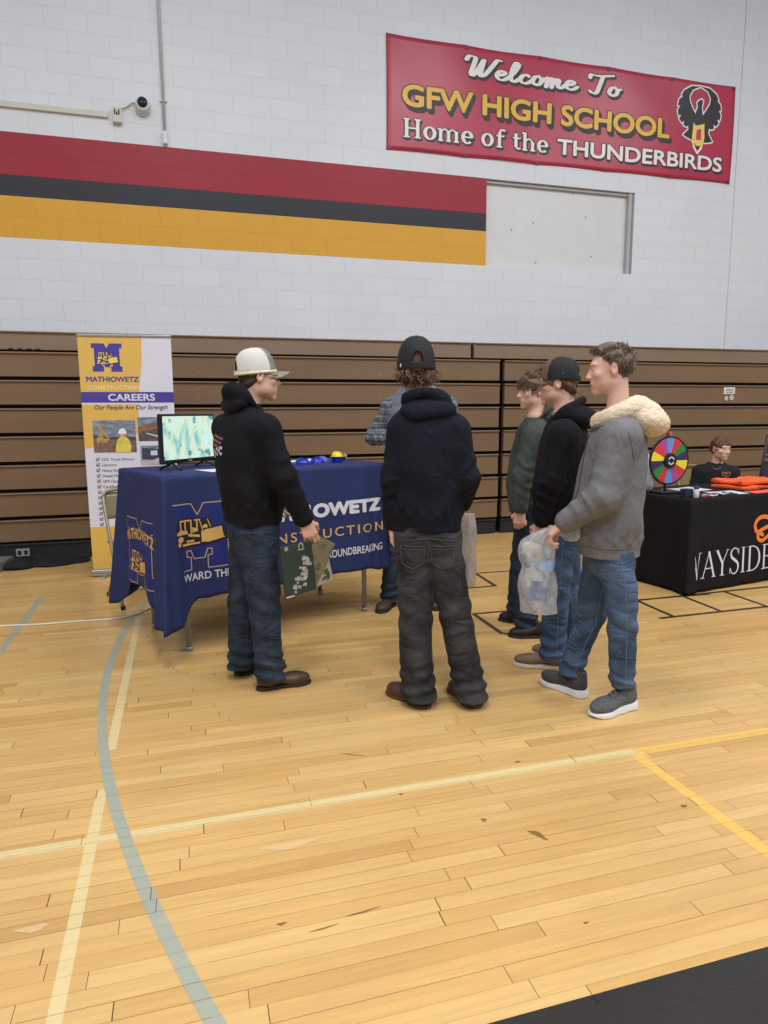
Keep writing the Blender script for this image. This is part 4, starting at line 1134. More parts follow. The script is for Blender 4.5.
# ------------------------------------------------------------------ things on the black table
TZ = .7455
def wheel():
    r = empty('prize_wheel', on_table(RB, RA, .158, .37, TZ), 0, 'colourful segmented prize wheel with black hub standing on the black table', 'prize wheel')
    rz = .62
    A = Matrix.Rotation(-math.radians(22) + 0.0, 3, 'Z')
    # disc normal turned away from the camera axis by about 45 degrees
    A = Matrix.Rotation(math.radians(4), 3, 'Z')
    R_, zc = .196, .272
    cols = [srgb(96, 150, 222), srgb(216, 52, 56), srgb(44, 132, 70), srgb(62, 44, 86), srgb(238, 220, 60), srgb(214, 60, 60), srgb(176, 78, 150)] * 2
    names = ['sky', 'red', 'green', 'plum', 'yellow', 'scarlet', 'mauve'] * 2
    dz = empty_part = None
    mb = MB(); prof = [(0, -.006), (R_ + .004, -.006), (R_ + .006, 0), (R_ + .004, .006), (0, .006)]
    X90 = Matrix.Rotation(PI / 2, 3, 'X')
    mb.lathe(prof, (0, 0, zc), 56, A @ X90); disc = shade_auto(mb.build('disc', simple('wheel_black', srgb(26, 26, 32), .35), r))
    def mp(u, v, l=0): return tuple(A @ Vector((u, -.0065 - l, v)) + Vector((0, 0, zc)))
    for k in range(14):
        a0 = PI / 2 - (k - .5) * 2 * PI / 14; a1 = a0 - 2 * PI / 14
        f = Flat(); K = 6
        P = [(.05 * math.cos(a0), .05 * math.sin(a0))] + [((R_ - .010) * math.cos(a0 + (a1 - a0) * q / K), (R_ - .010) * math.sin(a0 + (a1 - a0) * q / K)) for q in range(K + 1)] + [(.05 * math.cos(a1), .05 * math.sin(a1))]
        f.add(P, [tuple(range(len(P) - 1, -1, -1))]); f.build('segment', simple('seg_' + names[k], cols[k], .35), disc, mp, .001)
    mb = MB(); mb.lathe([(0, 0), (.062, 0), (.060, .016), (.03, .02), (0, .02)], tuple(A @ Vector((0, -.006, 0)) + Vector((0, 0, zc))), 30, A @ X90); hub = shade_auto(mb.build('hub', simple('wheel_black', (0, 0, 0, 1)), r))
    f = Flat()
    f.line([(.028 * math.cos(a), .028 * math.sin(a)) for a in np.linspace(.4, 2.6, 12)], .012); f.line([(.028 * math.cos(a), .028 * math.sin(a)) for a in np.linspace(3.6, 5.7, 12)], .012)
    f.build('swirl_mark', simple('swirl', srgb(200, 206, 210), .4), hub, mp, .021)
    mb = MB()
    for k in range(14):
        a = PI / 2 - (k - .5) * 2 * PI / 14
        mb.tube([mp((R_ - .006) * math.cos(a), (R_ - .006) * math.sin(a), 0), mp((R_ - .006) * math.cos(a), (R_ - .006) * math.sin(a), .016)], .003, 6)
    mb.build('peg', simple('wheel_black', (0, 0, 0, 1)), disc)
    mb = MB(); mb.tube([mp(0, R_ + .035, -.012), mp(0, R_ + .002, .010)], [.012, .004], 8); mb.build('pointer', simple('seg_scarlet', cols[5]), r)
    mb = MB()
    mb.tube([tuple(A @ Vector((0, .03, .01))), tuple(A @ Vector((0, .03, zc + .0))), tuple(A @ Vector((0, .0, zc)))], .011, 10)
    mb.tube([tuple(A @ Vector((0, .03, zc - .02))), tuple(A @ Vector((0, .03, zc + R_ + .03))), tuple(A @ Vector((0, .0, zc + R_ + .03)))], .006, 8)
    mb.box(tuple(A @ Vector((0, .02, .012))), (.20, .16, .024), A, .01)
    mb.build('stand', simple('wheel_black', (0, 0, 0, 1)), r, False)
    return r
wheel()
M_film = None
def film_mat(name, col, alpha):
    m, nt, b = new_mat(name)
    tr = N(nt, 'ShaderNodeBsdfTransparent'); tl = N(nt, 'ShaderNodeBsdfTranslucent'); mx = N(nt, 'ShaderNodeMixShader'); mx2 = N(nt, 'ShaderNodeMixShader')
    b.inputs['Base Color'].default_value = col; b.inputs['Roughness'].default_value = .35; tl.inputs[0].default_value = col
    tc = N(nt, 'ShaderNodeTexCoord'); no = N(nt, 'ShaderNodeTexNoise'); no.inputs['Scale'].default_value = 18; no.inputs['Detail'].default_value = 4; no.inputs['Distortion'].default_value = 1
    nt.links.new(tc.outputs['Object'], no.inputs['Vector'])
    mr = N(nt, 'ShaderNodeMapRange'); mr.inputs['From Min'].default_value = .3; mr.inputs['From Max'].default_value = .7; mr.inputs['To Min'].default_value = alpha - .15; mr.inputs['To Max'].default_value = alpha + .15
    nt.links.new(no.outputs[0], mr.inputs[0])
    mx.inputs[0].default_value = .35
    nt.links.new(b.outputs[0], mx.inputs[1]); nt.links.new(tl.outputs[0], mx.inputs[2])
    nt.links.new(mr.outputs[0], mx2.inputs[0]); nt.links.new(tr.outputs[0], mx2.inputs[1]); nt.links.new(mx.outputs[0], mx2.inputs[2])
    nt.links.new(mx2.outputs[0], nt.nodes['Material Output'].inputs[0])
    bp = N(nt, 'ShaderNodeBump'); bp.inputs['Strength'].default_value = .5; bp.inputs['Distance'].default_value = .01
    nt.links.new(no.outputs[0], bp.inputs['Height']); nt.links.new(bp.outputs[0], b.inputs['Normal'])
    return m
M_bagw = film_mat('white_film', srgb(232, 232, 236), .85)
M_bagc = film_mat('clear_film', srgb(222, 226, 234), .30)
def plastic_bag(name, loc, rz, secs, mat, label, seed, h=.006, crumple=.006, extra=None):
    """crumpled bag from stacked sections (z, cx, cy, a, b, theta)"""
    s = np.array(secs, float); m = s[:, 3:5].max() + .04
    F = Field([s[:, 1].min() - m, s[:, 2].min() - m, s[:, 0].min() - .03], [s[:, 1].max() + m, s[:, 2].max() + m, s[:, 0].max() + .03], h)
    rs = np.random.default_rng(seed); p = rs.uniform(0, 6.28, 6)
    z1 = s[:, 0].max(); z0 = s[:, 0].min()
    def fold(u, v, Z, an):
        q = np.clip((Z - z0) / (z1 - z0), 0, 1)
        return crumple * (np.abs(np.sin(4 * an + 3 * np.sin(14 * Z + p[0]) + p[1])) - .6) * (.4 + q) + crumple * .6 * np.sin(38 * Z + 3 * np.sin(2 * an + p[2]) + p[3])
    F.zloft(s, fold=fold, sm=.012, k=0)
    if extra: extra(F)
    o = np_mesh('film', *F.mesh(), mat, None); o.name = name
    o.location = loc; o.rotation_euler = (0, 0, rz)
    m_ = o.modifiers.new('thin', 'SOLIDIFY'); m_.thickness = .0008; m_.offset = -1
    return tag(o, label, 'bag')
lb = on_table(RB, RA, .15, .63, TZ)
plastic_bag('plastic_bag', lb, 0, [(.0, 0, 0, .085, .06, 0), (.05, .0, 0, .10, .07, 0), (.18, -.005, 0, .095, .06, .2), (.28, -.01, 0, .075, .045, .2), (.36, -.02, 0, .045, .025, .3), (.42, -.02, 0, .05, .014, .3)], M_bagw,
            'white plastic bag slumped on the black table behind the prize wheel', 5, extra=lambda F: F.cut((0, 0, .003), (0, 0, -1)))
r = empty('pill_bottle', on_table(RB, RA, .135, .07, TZ), 0, 'small white bottle with a blue cap below the prize wheel', 'bottle')
mb = MB(); mb.lathe([(0, 0), (.021, 0), (.023, .004), (.023, .06), (.017, .068), (.0, .068)], (0, 0, 0), 20); shade_auto(mb.build('bottle_body', simple('bottle_white', srgb(206, 208, 216), .35), r))
mb = MB(); mb.lathe([(0, .066), (.019, .066), (.019, .088), (.017, .09), (0, .09)], (0, 0, 0), 20); shade_auto(mb.build('cap', simple('cap_blue', srgb(52, 58, 130), .35), r))
sheet_obj('paper_sheet', RB, RA, .52, .48, TZ, .36, .24, .05, M_paper, 'white paper sheet lying left of the orange folders, nearer the seated person', 'paper')
sheet_obj('paper_sheet', RB, RA, .60, .16, TZ, .30, .20, -.15, M_paper, 'white paper sheet near the front edge of the black table', 'paper')
sheet_obj('orange_flyer', RB, RA, .98, .085, TZ, .40, .13, .02, simple('flyer_orange', srgb(232, 104, 78), .6), 'flat coral orange flyer at the front edge, below the orange bags', 'flyer')
def folded_bag(s, t, z, w, d, rot, label, sd_):
    p = on_table(RB, RA, s, t, z)
    F = Field([-w / 2 - .05, -d / 2 - .05, -.02], [w / 2 + .05, d / 2 + .05, .09], .008)
    sl, X, Y, Z = F.region(F.lo, F.lo + F.n * F.h)
    q = np.maximum(np.abs(X) - w / 2 + .02 + .012 * np.sin(Y * 22 + sd_), np.abs(Y) - d / 2 + .02 + .012 * np.sin(X * 17 + sd_))
    top = .030 + .007 * np.sin(X * 16 + sd_) * np.cos(Y * 19) + .004 * np.sin(X * 47 + Y * 30)
    e = np.maximum(np.abs(Z - top / 2) - top / 2 + .005, 0)
    F.d = (np.sqrt(np.maximum(q, 0) ** 2 + e ** 2) - .018 * 0 - .005 + np.minimum(np.maximum(q, -.02), 0) * 0 + .0).astype(np.float32)
    F.cut((0, 0, 0), (0, 0, -1))
    o = np_mesh('orange_bag', *F.mesh(), simple('bag_orange', srgb(240, 98, 44), .55, .12, 9, .2, 60), None)
    o.location = p; o.rotation_euler = (0, 0, RA + rot)
    hd = MB(); hd.tube(smooth_pts([(-w * .22, -d / 2 + .03, .022), (-w * .12, -d / 2 - .01, .03), (w * .12, -d / 2 - .01, .03), (w * .2, -d / 2 + .03, .022)]), .008, 8, flat=.4)
    hd.build('handle', simple('bag_orange', (0, 0, 0, 1)), o, True)
    tag(o, label, 'bag', 'folded orange bags on the black table')
folded_bag(1.15, .36, TZ + .001, .60, .36, .05, 'folded orange cloth bag, lowest of the stack on the black table', 1.0)
folded_bag(1.17, .37, TZ + .041, .58, .34, -.03, 'folded orange cloth bag, topmost of the stack on the black table', 2.4)
# lanyards and little pens scattered at the front edge
cols_l = [srgb(36, 34, 42), srgb(206, 96, 60), srgb(60, 52, 70), srgb(208, 204, 210), srgb(40, 38, 48)]
for k in range(11):
    s_, t_ = .20 + k * .040, .16 - .07 * (k % 2) - .02 * (k % 3)
    p = on_table(RB, RA, s_, t_, TZ)
    mb = MB(); a = .7 * k
    cu = [(.045 * math.cos(q + a) * (1 + .3 * math.sin(2 * q)), .028 * math.sin(q + a * .6), .006 + .004 * math.sin(3 * q + k)) for q in np.linspace(0, 5.4, 18)]
    mb.tube(cu, .0055, 6, flat=.5)
    o = mb.build('lanyard', simple('lany%d' % (k % 5), cols_l[k % 5], .6), None, True); o.location = p
    tag(o, 'small coiled lanyard in the pile at the front of the black table', 'lanyard', 'lanyards piled on the black table')
mb = MB(); mb.box((0, 0, .03), (.085, .06, .06), bev=.008); o = mb.build('card_box', simple('box_dark', srgb(34, 38, 58), .5)); o.location = on_table(RB, RA, .085, .12, TZ); o.rotation_euler = (0, 0, RA)
tag(o, 'small dark box beside the white bottle under the prize wheel', 'box')
lid = MB(); lid.box((0, 0, .063), (.09, .065, .008), bev=.003); lid.build('lid', simple('box_dark', (0, 0, 0, 1)), o)

# ------------------------------------------------------------------ folding chairs
def folding_chair(loc, rz, label, col, key, tall=1.0, group=None):
    """faces -y locally"""
    r = empty('folding_chair', loc, rz, label, 'chair', group)
    mf = simple('chair_' + key, col, .4, .05, metal=.3)
    for sx in (-1, 1):
        x = sx * .215
        mb = MB(); mb.tube(smooth_pts([(x, -.22, .0), (x, -.02, .40), (x, .13, .70 * tall), (x * .97, .18, .80 * tall)]), .0125, 10); mb.build('front_leg', mf, r, True)
        mb = MB(); mb.tube([(x * .9, .26, 0), (x * .9, -.12, .43)], .0125, 10); mb.build('rear_leg', mf, r, True)
        mb = MB()
        for (a, b) in ((x, -.22), (x * .9, .26)): mb.lathe([(0, 0), (.017, 0), (.017, .025), (0, .025)], (a, b, 0), 12)
        mb.build('rubber_foot', M_gap, r)
    mb = MB(); mb.tube(smooth_pts([(-.209, .18, .80 * tall), (-.17, .19, .835 * tall), (0, .20, .845 * tall), (.17, .19, .835 * tall), (.209, .18, .80 * tall)]), .0125, 10); mb.build('top_rail', mf, r, True)
    vs, fs = [], []
    for j in range(7):
        for i in range(13):
            a, b = i / 12 * 2 - 1, j / 6
            vs.append((a * .20, .165 + .02 * (1 - a * a) + .012 * b + (b * .02), (.62 + b * .20) * tall))
    for j in range(6):
        for i in range(12): q = j * 13 + i; fs.append((q, q + 1, q + 14, q + 13))
    o = mesh_obj('backrest', vs, fs, mf, r, True); m = o.modifiers.new('s', 'SOLIDIFY'); m.thickness = .012
    mb = MB(); mb.box((0, -.01, .445), (.40, .39, .022), bev=.01); mb.build('seat', mf, r)
    mb = MB(); mb.tube([(-.19, .20, .12), (.19, .20, .12)], .009, 8); mb.tube([(-.215, -.16, .12), (.215, -.16, .12)], .009, 8); mb.build('stretcher', mf, r, True)
    return r
folding_chair((-.36, 5.46, 0), .345, 'tan metal folding chair tucked behind the left end of the navy table', srgb(150, 138, 112), 'tan')
folding_chair((5.17, 5.86, 0), .1, 'tan metal folding chair the seated person in black sits on', srgb(160, 140, 104), 'khaki')
# black framed chair at the right edge
r = empty('padded_chair', (6.19, 5.80, 0), -.15, 'tall black-framed chair with dark blue mesh back at the right edge behind the black table', 'chair')
M_bf = simple('frame_black', srgb(34, 30, 32), .4)
for sx in (-1, 1):
    mb = MB(); mb.tube([(sx * .24, .22, 0), (sx * .24, .12, .5), (sx * .255, .0, 1.16)], .014, 10); mb.build('rear_post', M_bf, r, True)
    mb = MB(); mb.tube([(sx * .24, -.28, 0), (sx * .24, -.26, .5)], .014, 10); mb.build('front_leg', M_bf, r, True)
mb = MB(); mb.box((0, -.07, .5), (.50, .40, .05), bev=.015); mb.build('seat', simple('mesh_blue', srgb(44, 48, 74), .8, .2, 30), r)
mb = MB(); mb.box((0, .035, 1.04), (.47, .016, .15), bev=.006); mb.box((0, .075, .76), (.47, .016, .24), bev=.006); mb.build('backrest', simple('mesh_blue', srgb(44, 48, 74), .8), r)
mb = MB(); mb.tube([(-.255, 0, 1.155), (.255, 0, 1.155)], .014, 10); mb.tube([(-.25, .045, .93), (.25, .045, .93)], .011, 10); mb.build('cross_rail', M_bf, r, True)
mb = MB(); mb.tube([(-.26, -.012, 1.168), (.26, -.012, 1.168)], .008, 8); mb.build('top_trim', simple('trim_tan', srgb(176, 150, 112), .5), r, True)

# ------------------------------------------------------------------ cable, edge clutter
mb = MB(); mb.tube(smooth_pts([(-2.4, 5.05, .006), (-1.6, 5.0, .006), (-1.254, 4.99, .006), (-1.0, 4.955, .006), (-.75, 4.95, .006), (-.52, 4.94, .006), (-.38, 5.02, .006), (-.30, 5.14, .006), (-.18, 5.2, .006), (.1, 5.3, .006), (.3, 5.6, .006)], 10), .006, 8)
tag(mb.build('power_cable', simple('cable_white', srgb(226, 224, 214), .4), None, True), 'white power cable running across the floor to the navy table', 'cable')
r = empty('floor_ramp', (-1.66, 6.78, 0), 0, 'grey metal ramp end on the floor at the left edge by the bleachers', 'ramp')
mb = MB(); mb.add([(-1.2, -.25, 0), (0, -.02, 0), (.05, .30, 0), (-1.2, .30, 0), (-1.2, -.25, .10), (0, -.02, .085), (.05, .30, .09), (-1.2, .30, .10)], [(0, 1, 5, 4), (1, 2, 6, 5), (2, 3, 7, 6), (3, 0, 4, 7), (4, 5, 6, 7), (3, 2, 1, 0)]); mb.build('ramp_body', simple('alu', srgb(140, 140, 144), .4, .1, metal=.4), r)
mb = MB(); mb.box((-.6, -.145, .075), (1.2, .01, .012), Matrix.Rotation(math.atan2(.23, 1.2), 3, 'Z'), .003); mb.build('edge_strip', M_metal, r)
F = Field([-.45, -.25, -.02], [.45, .25, .14], .01)
F.ell((-.22, -.03, .02), (.16, .15, .055)); F.ell((.05, .02, .015), (.20, .13, .045), k=.03); F.ell((.27, .06, .01), (.12, .08, .03), k=.03)
F.wrinkle(.014, (16, 14, 20), 4); F.cut((0, 0, .001), (0, 0, -1))
o = np_mesh('black_cloth_bundle', *F.mesh(), simple('bundle_black', srgb(20, 20, 24), .85, .1, 8, .2, 90), None); o.location = (-1.33, 6.98, 0)
tag(o, 'crumpled black cloth lying on the floor against the bleacher base', 'cloth')

# ================================================================== PEOPLE
def frame_from(f, up=(0, 0, 1)):
    f = nrm(f); r_ = nrm(np.cross(f, up)); u = np.cross(r_, f)
    return np.array([r_, f, u])          # rows: right, forward, up

def garment_mat(name, col, var=.08, bump=.25, scale=5, rough=.85, bscale=180, var2=None, sheen=.15):
    fo = ((7, 7, 13), .55) if 'denim' in name else ((11, 11, 6), .34)
    return simple(name, col, rough, var, scale, bump, bscale, sheen=0, var2=var2, spec=.22, folds=None if name == 'sherpa' else fo)

M_skin = skin_mat('skin_fair', srgb(226, 182, 164))

def build_hand(F, wr, dirv, palmn, side_r, curl=.5, spread=.10, thumb_in=.4, s=1.0):
    """palm and five fingers. dirv towards fingertips, palmn out of the palm, side_r: unit vector towards the thumb"""
    d = nrm(dirv); n = np.array(palmn, float); n = nrm(n - d * (n @ d)); t = np.cross(d, n)
    if t @ np.array(side_r, float) < 0: t = -t
    wr = np.array(wr, float)
    F.seg(wr - d * .03, wr + d * .012, (.026 * s, .021 * s), (.029 * s, .019 * s), t, k=.01)
    for q, x in enumerate((.028, .010, -.009, -.027)):
        F.seg(wr + d * .005 + t * x * .55, wr + d * .085 * s * (1 - .05 * abs(q - 1)) + t * x * s, .0145 * s, .0115 * s, t, k=.012)
    lens = [(.040, .025, .020), (.044, .029, .021), (.040, .027, .020), (.031, .020, .018)]
    rad = [.0090, .0094, .0088, .0078]
    for q, x in enumerate((.029, .010, -.010, -.029)):
        p = wr + d * .085 * s * (1 - .05 * abs(q - 1)) + t * x * s
        a = curl * (.7 + .08 * q); dd = nrm(d + t * spread * (1.5 - q) * .35)
        for j in range(3):
            a_ = a * (j + 1) * 1.05
            v = dd * math.cos(a_) + n * math.sin(a_)
            e = p + v * lens[q][j] * s
            F.seg(p, e, rad[q] * s * (1 - .06 * j), rad[q] * s * (.94 - .08 * j), t, k=.0035); p = e
    p = wr + d * .022 * s + t * .022 * s + n * .006
    v = nrm(d * .62 + t * .62 + n * .30)
    e = p + v * .040 * s; F.seg(p, e, .0150 * s, .0115 * s, t, k=.010); p = e
    v = nrm(d * .80 + t * (.42 - thumb_in) + n * (.25 + thumb_in * .7)); e = p + v * .032 * s; F.seg(p, e, .0110 * s, .0098 * s, t, k=.004); p = e
    v = nrm(d * .85 + t * (.15 - thumb_in) + n * (.35 + thumb_in * .6)); e = p + v * .026 * s; F.seg(p, e, .0098 * s, .0080 * s, t, k=.004)

def build_head(F, c, R, s, neck, jaw=1.0, fem=0):
    c = np.array(c, float)
    P = lambda x, y, z: c + s * (R[0] * x + R[1] * y + R[2] * z)
    E = lambda x, y, z, a, b, e, k=.012, op='add', RR=R: F.ell(P(x, y, z), (a * s, b * s, e * s), RR, k, op)
    E(0, -.014, .034, .0745, .094, .082)
    E(0, .030, -.012, .0660, .066, .086, .02)
    E(0, .040, -.062, .0500 * jaw, .052, .048, .025)
    for sx in (-1, 1): E(sx * .042 * jaw, .012, -.062, .020, .036, .026, .025)
    E(0, .079, -.100, .0200, .018, .017, .020)
    E(0, .078, .028, .048, .016, .012, .016)                      # brow
    for sx in (-1, 1):
        E(sx * .046, .062, -.022, .020, .018, .017, .018)         # cheekbone
        E(sx * .031, .098, .004, .0165, .0135, .0115, .010, 'sub')
        E(sx * .031, .0765, .004, .0140, .0125, .0120, .002)
        E(sx * .031, .0815, .0095, .0150, .0095, .0045, .003)     # upper lid
    # nose
    F.seg(P(0, .086, .012), P(0, .110, -.026), (.0068 * s, .009 * s), (.0088 * s, .0092 * s), R[0], k=.010)
    E(0, .110, -.029, .0090, .0092, .0080, .006)
    for sx in (-1, 1): E(sx * .0115, .099, -.032, .0070, .0095, .0070, .006)
    # lips
    E(0, .083, -.066, .028, .013, .020, .015)
    E(0, .0925, -.0605, .0215, .0070, .0046, .004); E(0, .0910, -.0715, .0185, .0070, .0052, .004)
    E(0, .101, -.0660, .022, .006, .0016, .002, 'sub')
    # ears
    for sx in (-1, 1):
        T = Matrix.Rotation(-sx * .35, 3, 'Z'); 
        Re = np.array([nrm(R[0] - sx * R[1] * .35), nrm(R[1] + sx * R[0] * .35 - R[2] * .12), nrm(R[2] + .12 * R[1])])
        E(sx * .0785, -.010, -.004, .0075, .0175, .0300, .004, RR=Re)
        E(sx * .0850, -.006, .000, .0050, .0100, .0170, .003, 'sub', RR=Re)
        E(sx * .0765, -.006, -.028, .0060, .0080, .0100, .005, RR=Re)
    # neck
    nb = np.array(neck, float); nr = (.046 if fem == 1 else .051) * (fem if fem and fem != 1 else 1)
    F.seg(P(0, -.030, -.045), nb, (nr * s * .98, nr * s * 1.02), (nr * 1.2, nr * 1.12), R[0], k=.03)

def tint_body(o, c, R, s, hands, scalp=None):
    me = o.data; n = len(me.vertices)
    co_ = np.empty(n * 3); me.vertices.foreach_get('co', co_); co_ = co_.reshape(-1, 3)
    q = (co_ - np.array(c)) / s
    x = q @ R[0]; y = q @ R[1]; z = q @ R[2]
    col = np.ones((n, 4), np.float32)
    def blend(mask, rgb):
        m = np.clip(mask, 0, 1)[:, None]; col[:, :3] = col[:, :3] * (1 - m) + np.array(rgb) * m
    soft = lambda d, w: np.clip(1 - d / w, 0, 1)
    front = (y > .06)
    ax = np.abs(x)
    cheek = np.exp(-(((ax - .045) / .022) ** 2 + ((z + .03) / .022) ** 2)) * front; blend(cheek * .28, (1.03, .80, .78))
    blend(np.exp(-((x / .013) ** 2 + ((z + .030) / .012) ** 2)) * (y > .095) * .3, (1.02, .78, .76))
    ears = (ax > .072) * (np.abs(z + .004) < .036) * (y < .03) * (y > -.05); blend(ears * .3, (1.03, .76, .74))
    lip = np.exp(-((x / .021) ** 4 + ((z + .066) / .0095) ** 4)) * (y > .085); blend(lip * .7, (.95, .60, .62))
    blend((np.abs(z + .0662) < .0022) * (ax < .022) * (y > .08) * .8, (.45, .25, .25))
    brow = .65 * np.exp(-(((ax - .033) / .017) ** 4 + ((z - .0275 + .25 * (ax - .033) ** 2 / .02) / .0052) ** 4)) * (y > .05); blend(brow * .75, (.33, .25, .22))
    ed = np.sqrt((ax - .031) ** 2 + ((z - .0035) * 1.5) ** 2)
    on = (y > .074)
    blend((ed < .0115) * on * .85, (1.05, 1.15, 1.2)); blend((ed < .0062) * on, (.32, .30, .30)); blend((ed < .0032) * on, (.05, .05, .05))
    lid = np.exp(-(((ax - .031) / .0155) ** 4 + ((z - .0115) / .0028) ** 4)) * on; blend(lid * .5, (.35, .25, .24))
    sc_ = (z > -.05 + 1.15 * np.clip(y + .05, 0, 1)) & ~((ax > .070) & (np.abs(z + .004) < .036) & (y < .02) & (y > -.035) & (ax > .074))
    if scalp is not None: blend(sc_ * (z > -.075) * 1.0, scalp)
    for h in hands:
        d = np.linalg.norm(co_ - np.array(h), axis=1); blend(np.clip((.13 - d) / .05, 0, 1) * .35, (1.02, .80, .77))
    a = me.color_attributes.new('tint', 'FLOAT_COLOR', 'POINT')
    a.data.foreach_set('color', col.ravel())

def hair_mass(parent, c, R, s, mat, style, seed, thick=.012, name='hair'):
    """shell of hair on the skull plus many tapering locks. style dict: zmin(back), zside, front(y,z), n, len, curl, down"""
    c = np.array(c, float)
    P = lambda x, y, z: c + s * (R[0] * x + R[1] * y + R[2] * z)
    F = Field(c - .2, c + .2, .005)
    rs = np.random.default_rng(seed)
    th = thick
    F.ell(P(0, -.014, .034 + th * .2), ((.0745 + th * .75) * s, (.094 + th) * s, (.082 + th) * s), R, 0)
    if style.get('nape'):
        F.ell(P(0, -.050, -.035), (style.get('napew', .062) * s, .045 * s, .055 * s), R, .03)
    if style.get('fringe'):
        F.ell(P(0, .062, .068), (.056 * s, .034 * s, .030 * s), R, .02)
    if style.get('quiff'):
        F.ell(P(0, .058, .094), (.052 * s, .046 * s, .030 * s), R, .03); F.ell(P(0, .0, .100), (.058 * s, .060 * s, .022 * s), R, .02)
    # face opening, ears and neck
    F.ell(P(0, .115, style.get('fz', -.035)), (.070 * s, style.get('fy', .082) * s, style.get('fh', .100) * s), R, .008, 'sub')
    for sx in (-1, 1): F.ell(P(sx * .085, .002, -.018), (.030 * s, .026 * s, .034 * s), R, .008, 'sub')
    n_ = -R[2] * 1.0 - R[1] * style.get('cuttilt', -.55)
    F.cut(P(0, -.09, style.get('zmin', -.055)), n_)
    if 'capz' in style: F.cut(P(0, 0, style['capz']), R[2] + R[1] * style.get('captilt', 0))
    sl, X, Y, Z = F.region(F.lo, F.lo + F.n * F.h)
    F.d = F.d + (.0035 * (np.sin(75 * X + 3 * np.sin(40 * Z + seed)) + np.sin(80 * Y + 3 * np.sin(37 * Z)) * .8)).astype(np.float32)
    pts, tri, quad = F.mesh()
    if len(pts) == 0: return None
    o = np_mesh(name, pts, tri, quad, mat, parent)
    # locks
    mb = MB(); verts = pts[rs.integers(0, len(pts), style.get('n', 400))]
    L0 = style.get('len', .045); cu = style.get('curl', .3)
    for v in verts:
        q = (v - c) / s; lx, ly, lz = q @ R[0], q @ R[1], q @ R[2]
        if ly > style.get('lockfront', .20) or ('capz' in style and lz > style['capz'] - style.get('lockoff', .035) + style.get('captilt', 0) * -ly): continue
        out = nrm(R[0] * lx + R[1] * (ly + .014) + R[2] * (lz - .03))
        down = -R[2] * style.get('down', 1.0) + R[1] * style.get('fwd', .0) * (1 if lz > .05 else .2)
        tn = down - out * (down @ out); tn = nrm(tn + rs.normal(0, style.get('mess', .3), 3))
        bn = np.cross(out, tn)
        p = v - out * .004; L = L0 * rs.uniform(.6, 1.25); pt = [tuple(p)]; ph = rs.uniform(0, 6.28); cw = rs.choice([-1, 1])
        K = 6
        for j in range(K):
            a = ph + j * 1.1 * cw
            step = tn * (1 - .4 * cu) + out * (style.get('lift', .10) + .55 * cu * math.sin(a)) + bn * .75 * cu * math.cos(a)
            p = p + nrm(step) * L / K; pt.append(tuple(p))
        r0 = style.get('r', .0042)
        mb.tube(pt, [r0, r0 * 1.05, r0 * .95, r0 * .8, r0 * .6, r0 * .35, r0 * .1], 5, caps=False, flat=.6)
    lk = mb.build('hair_locks', mat, o, True)
    return o

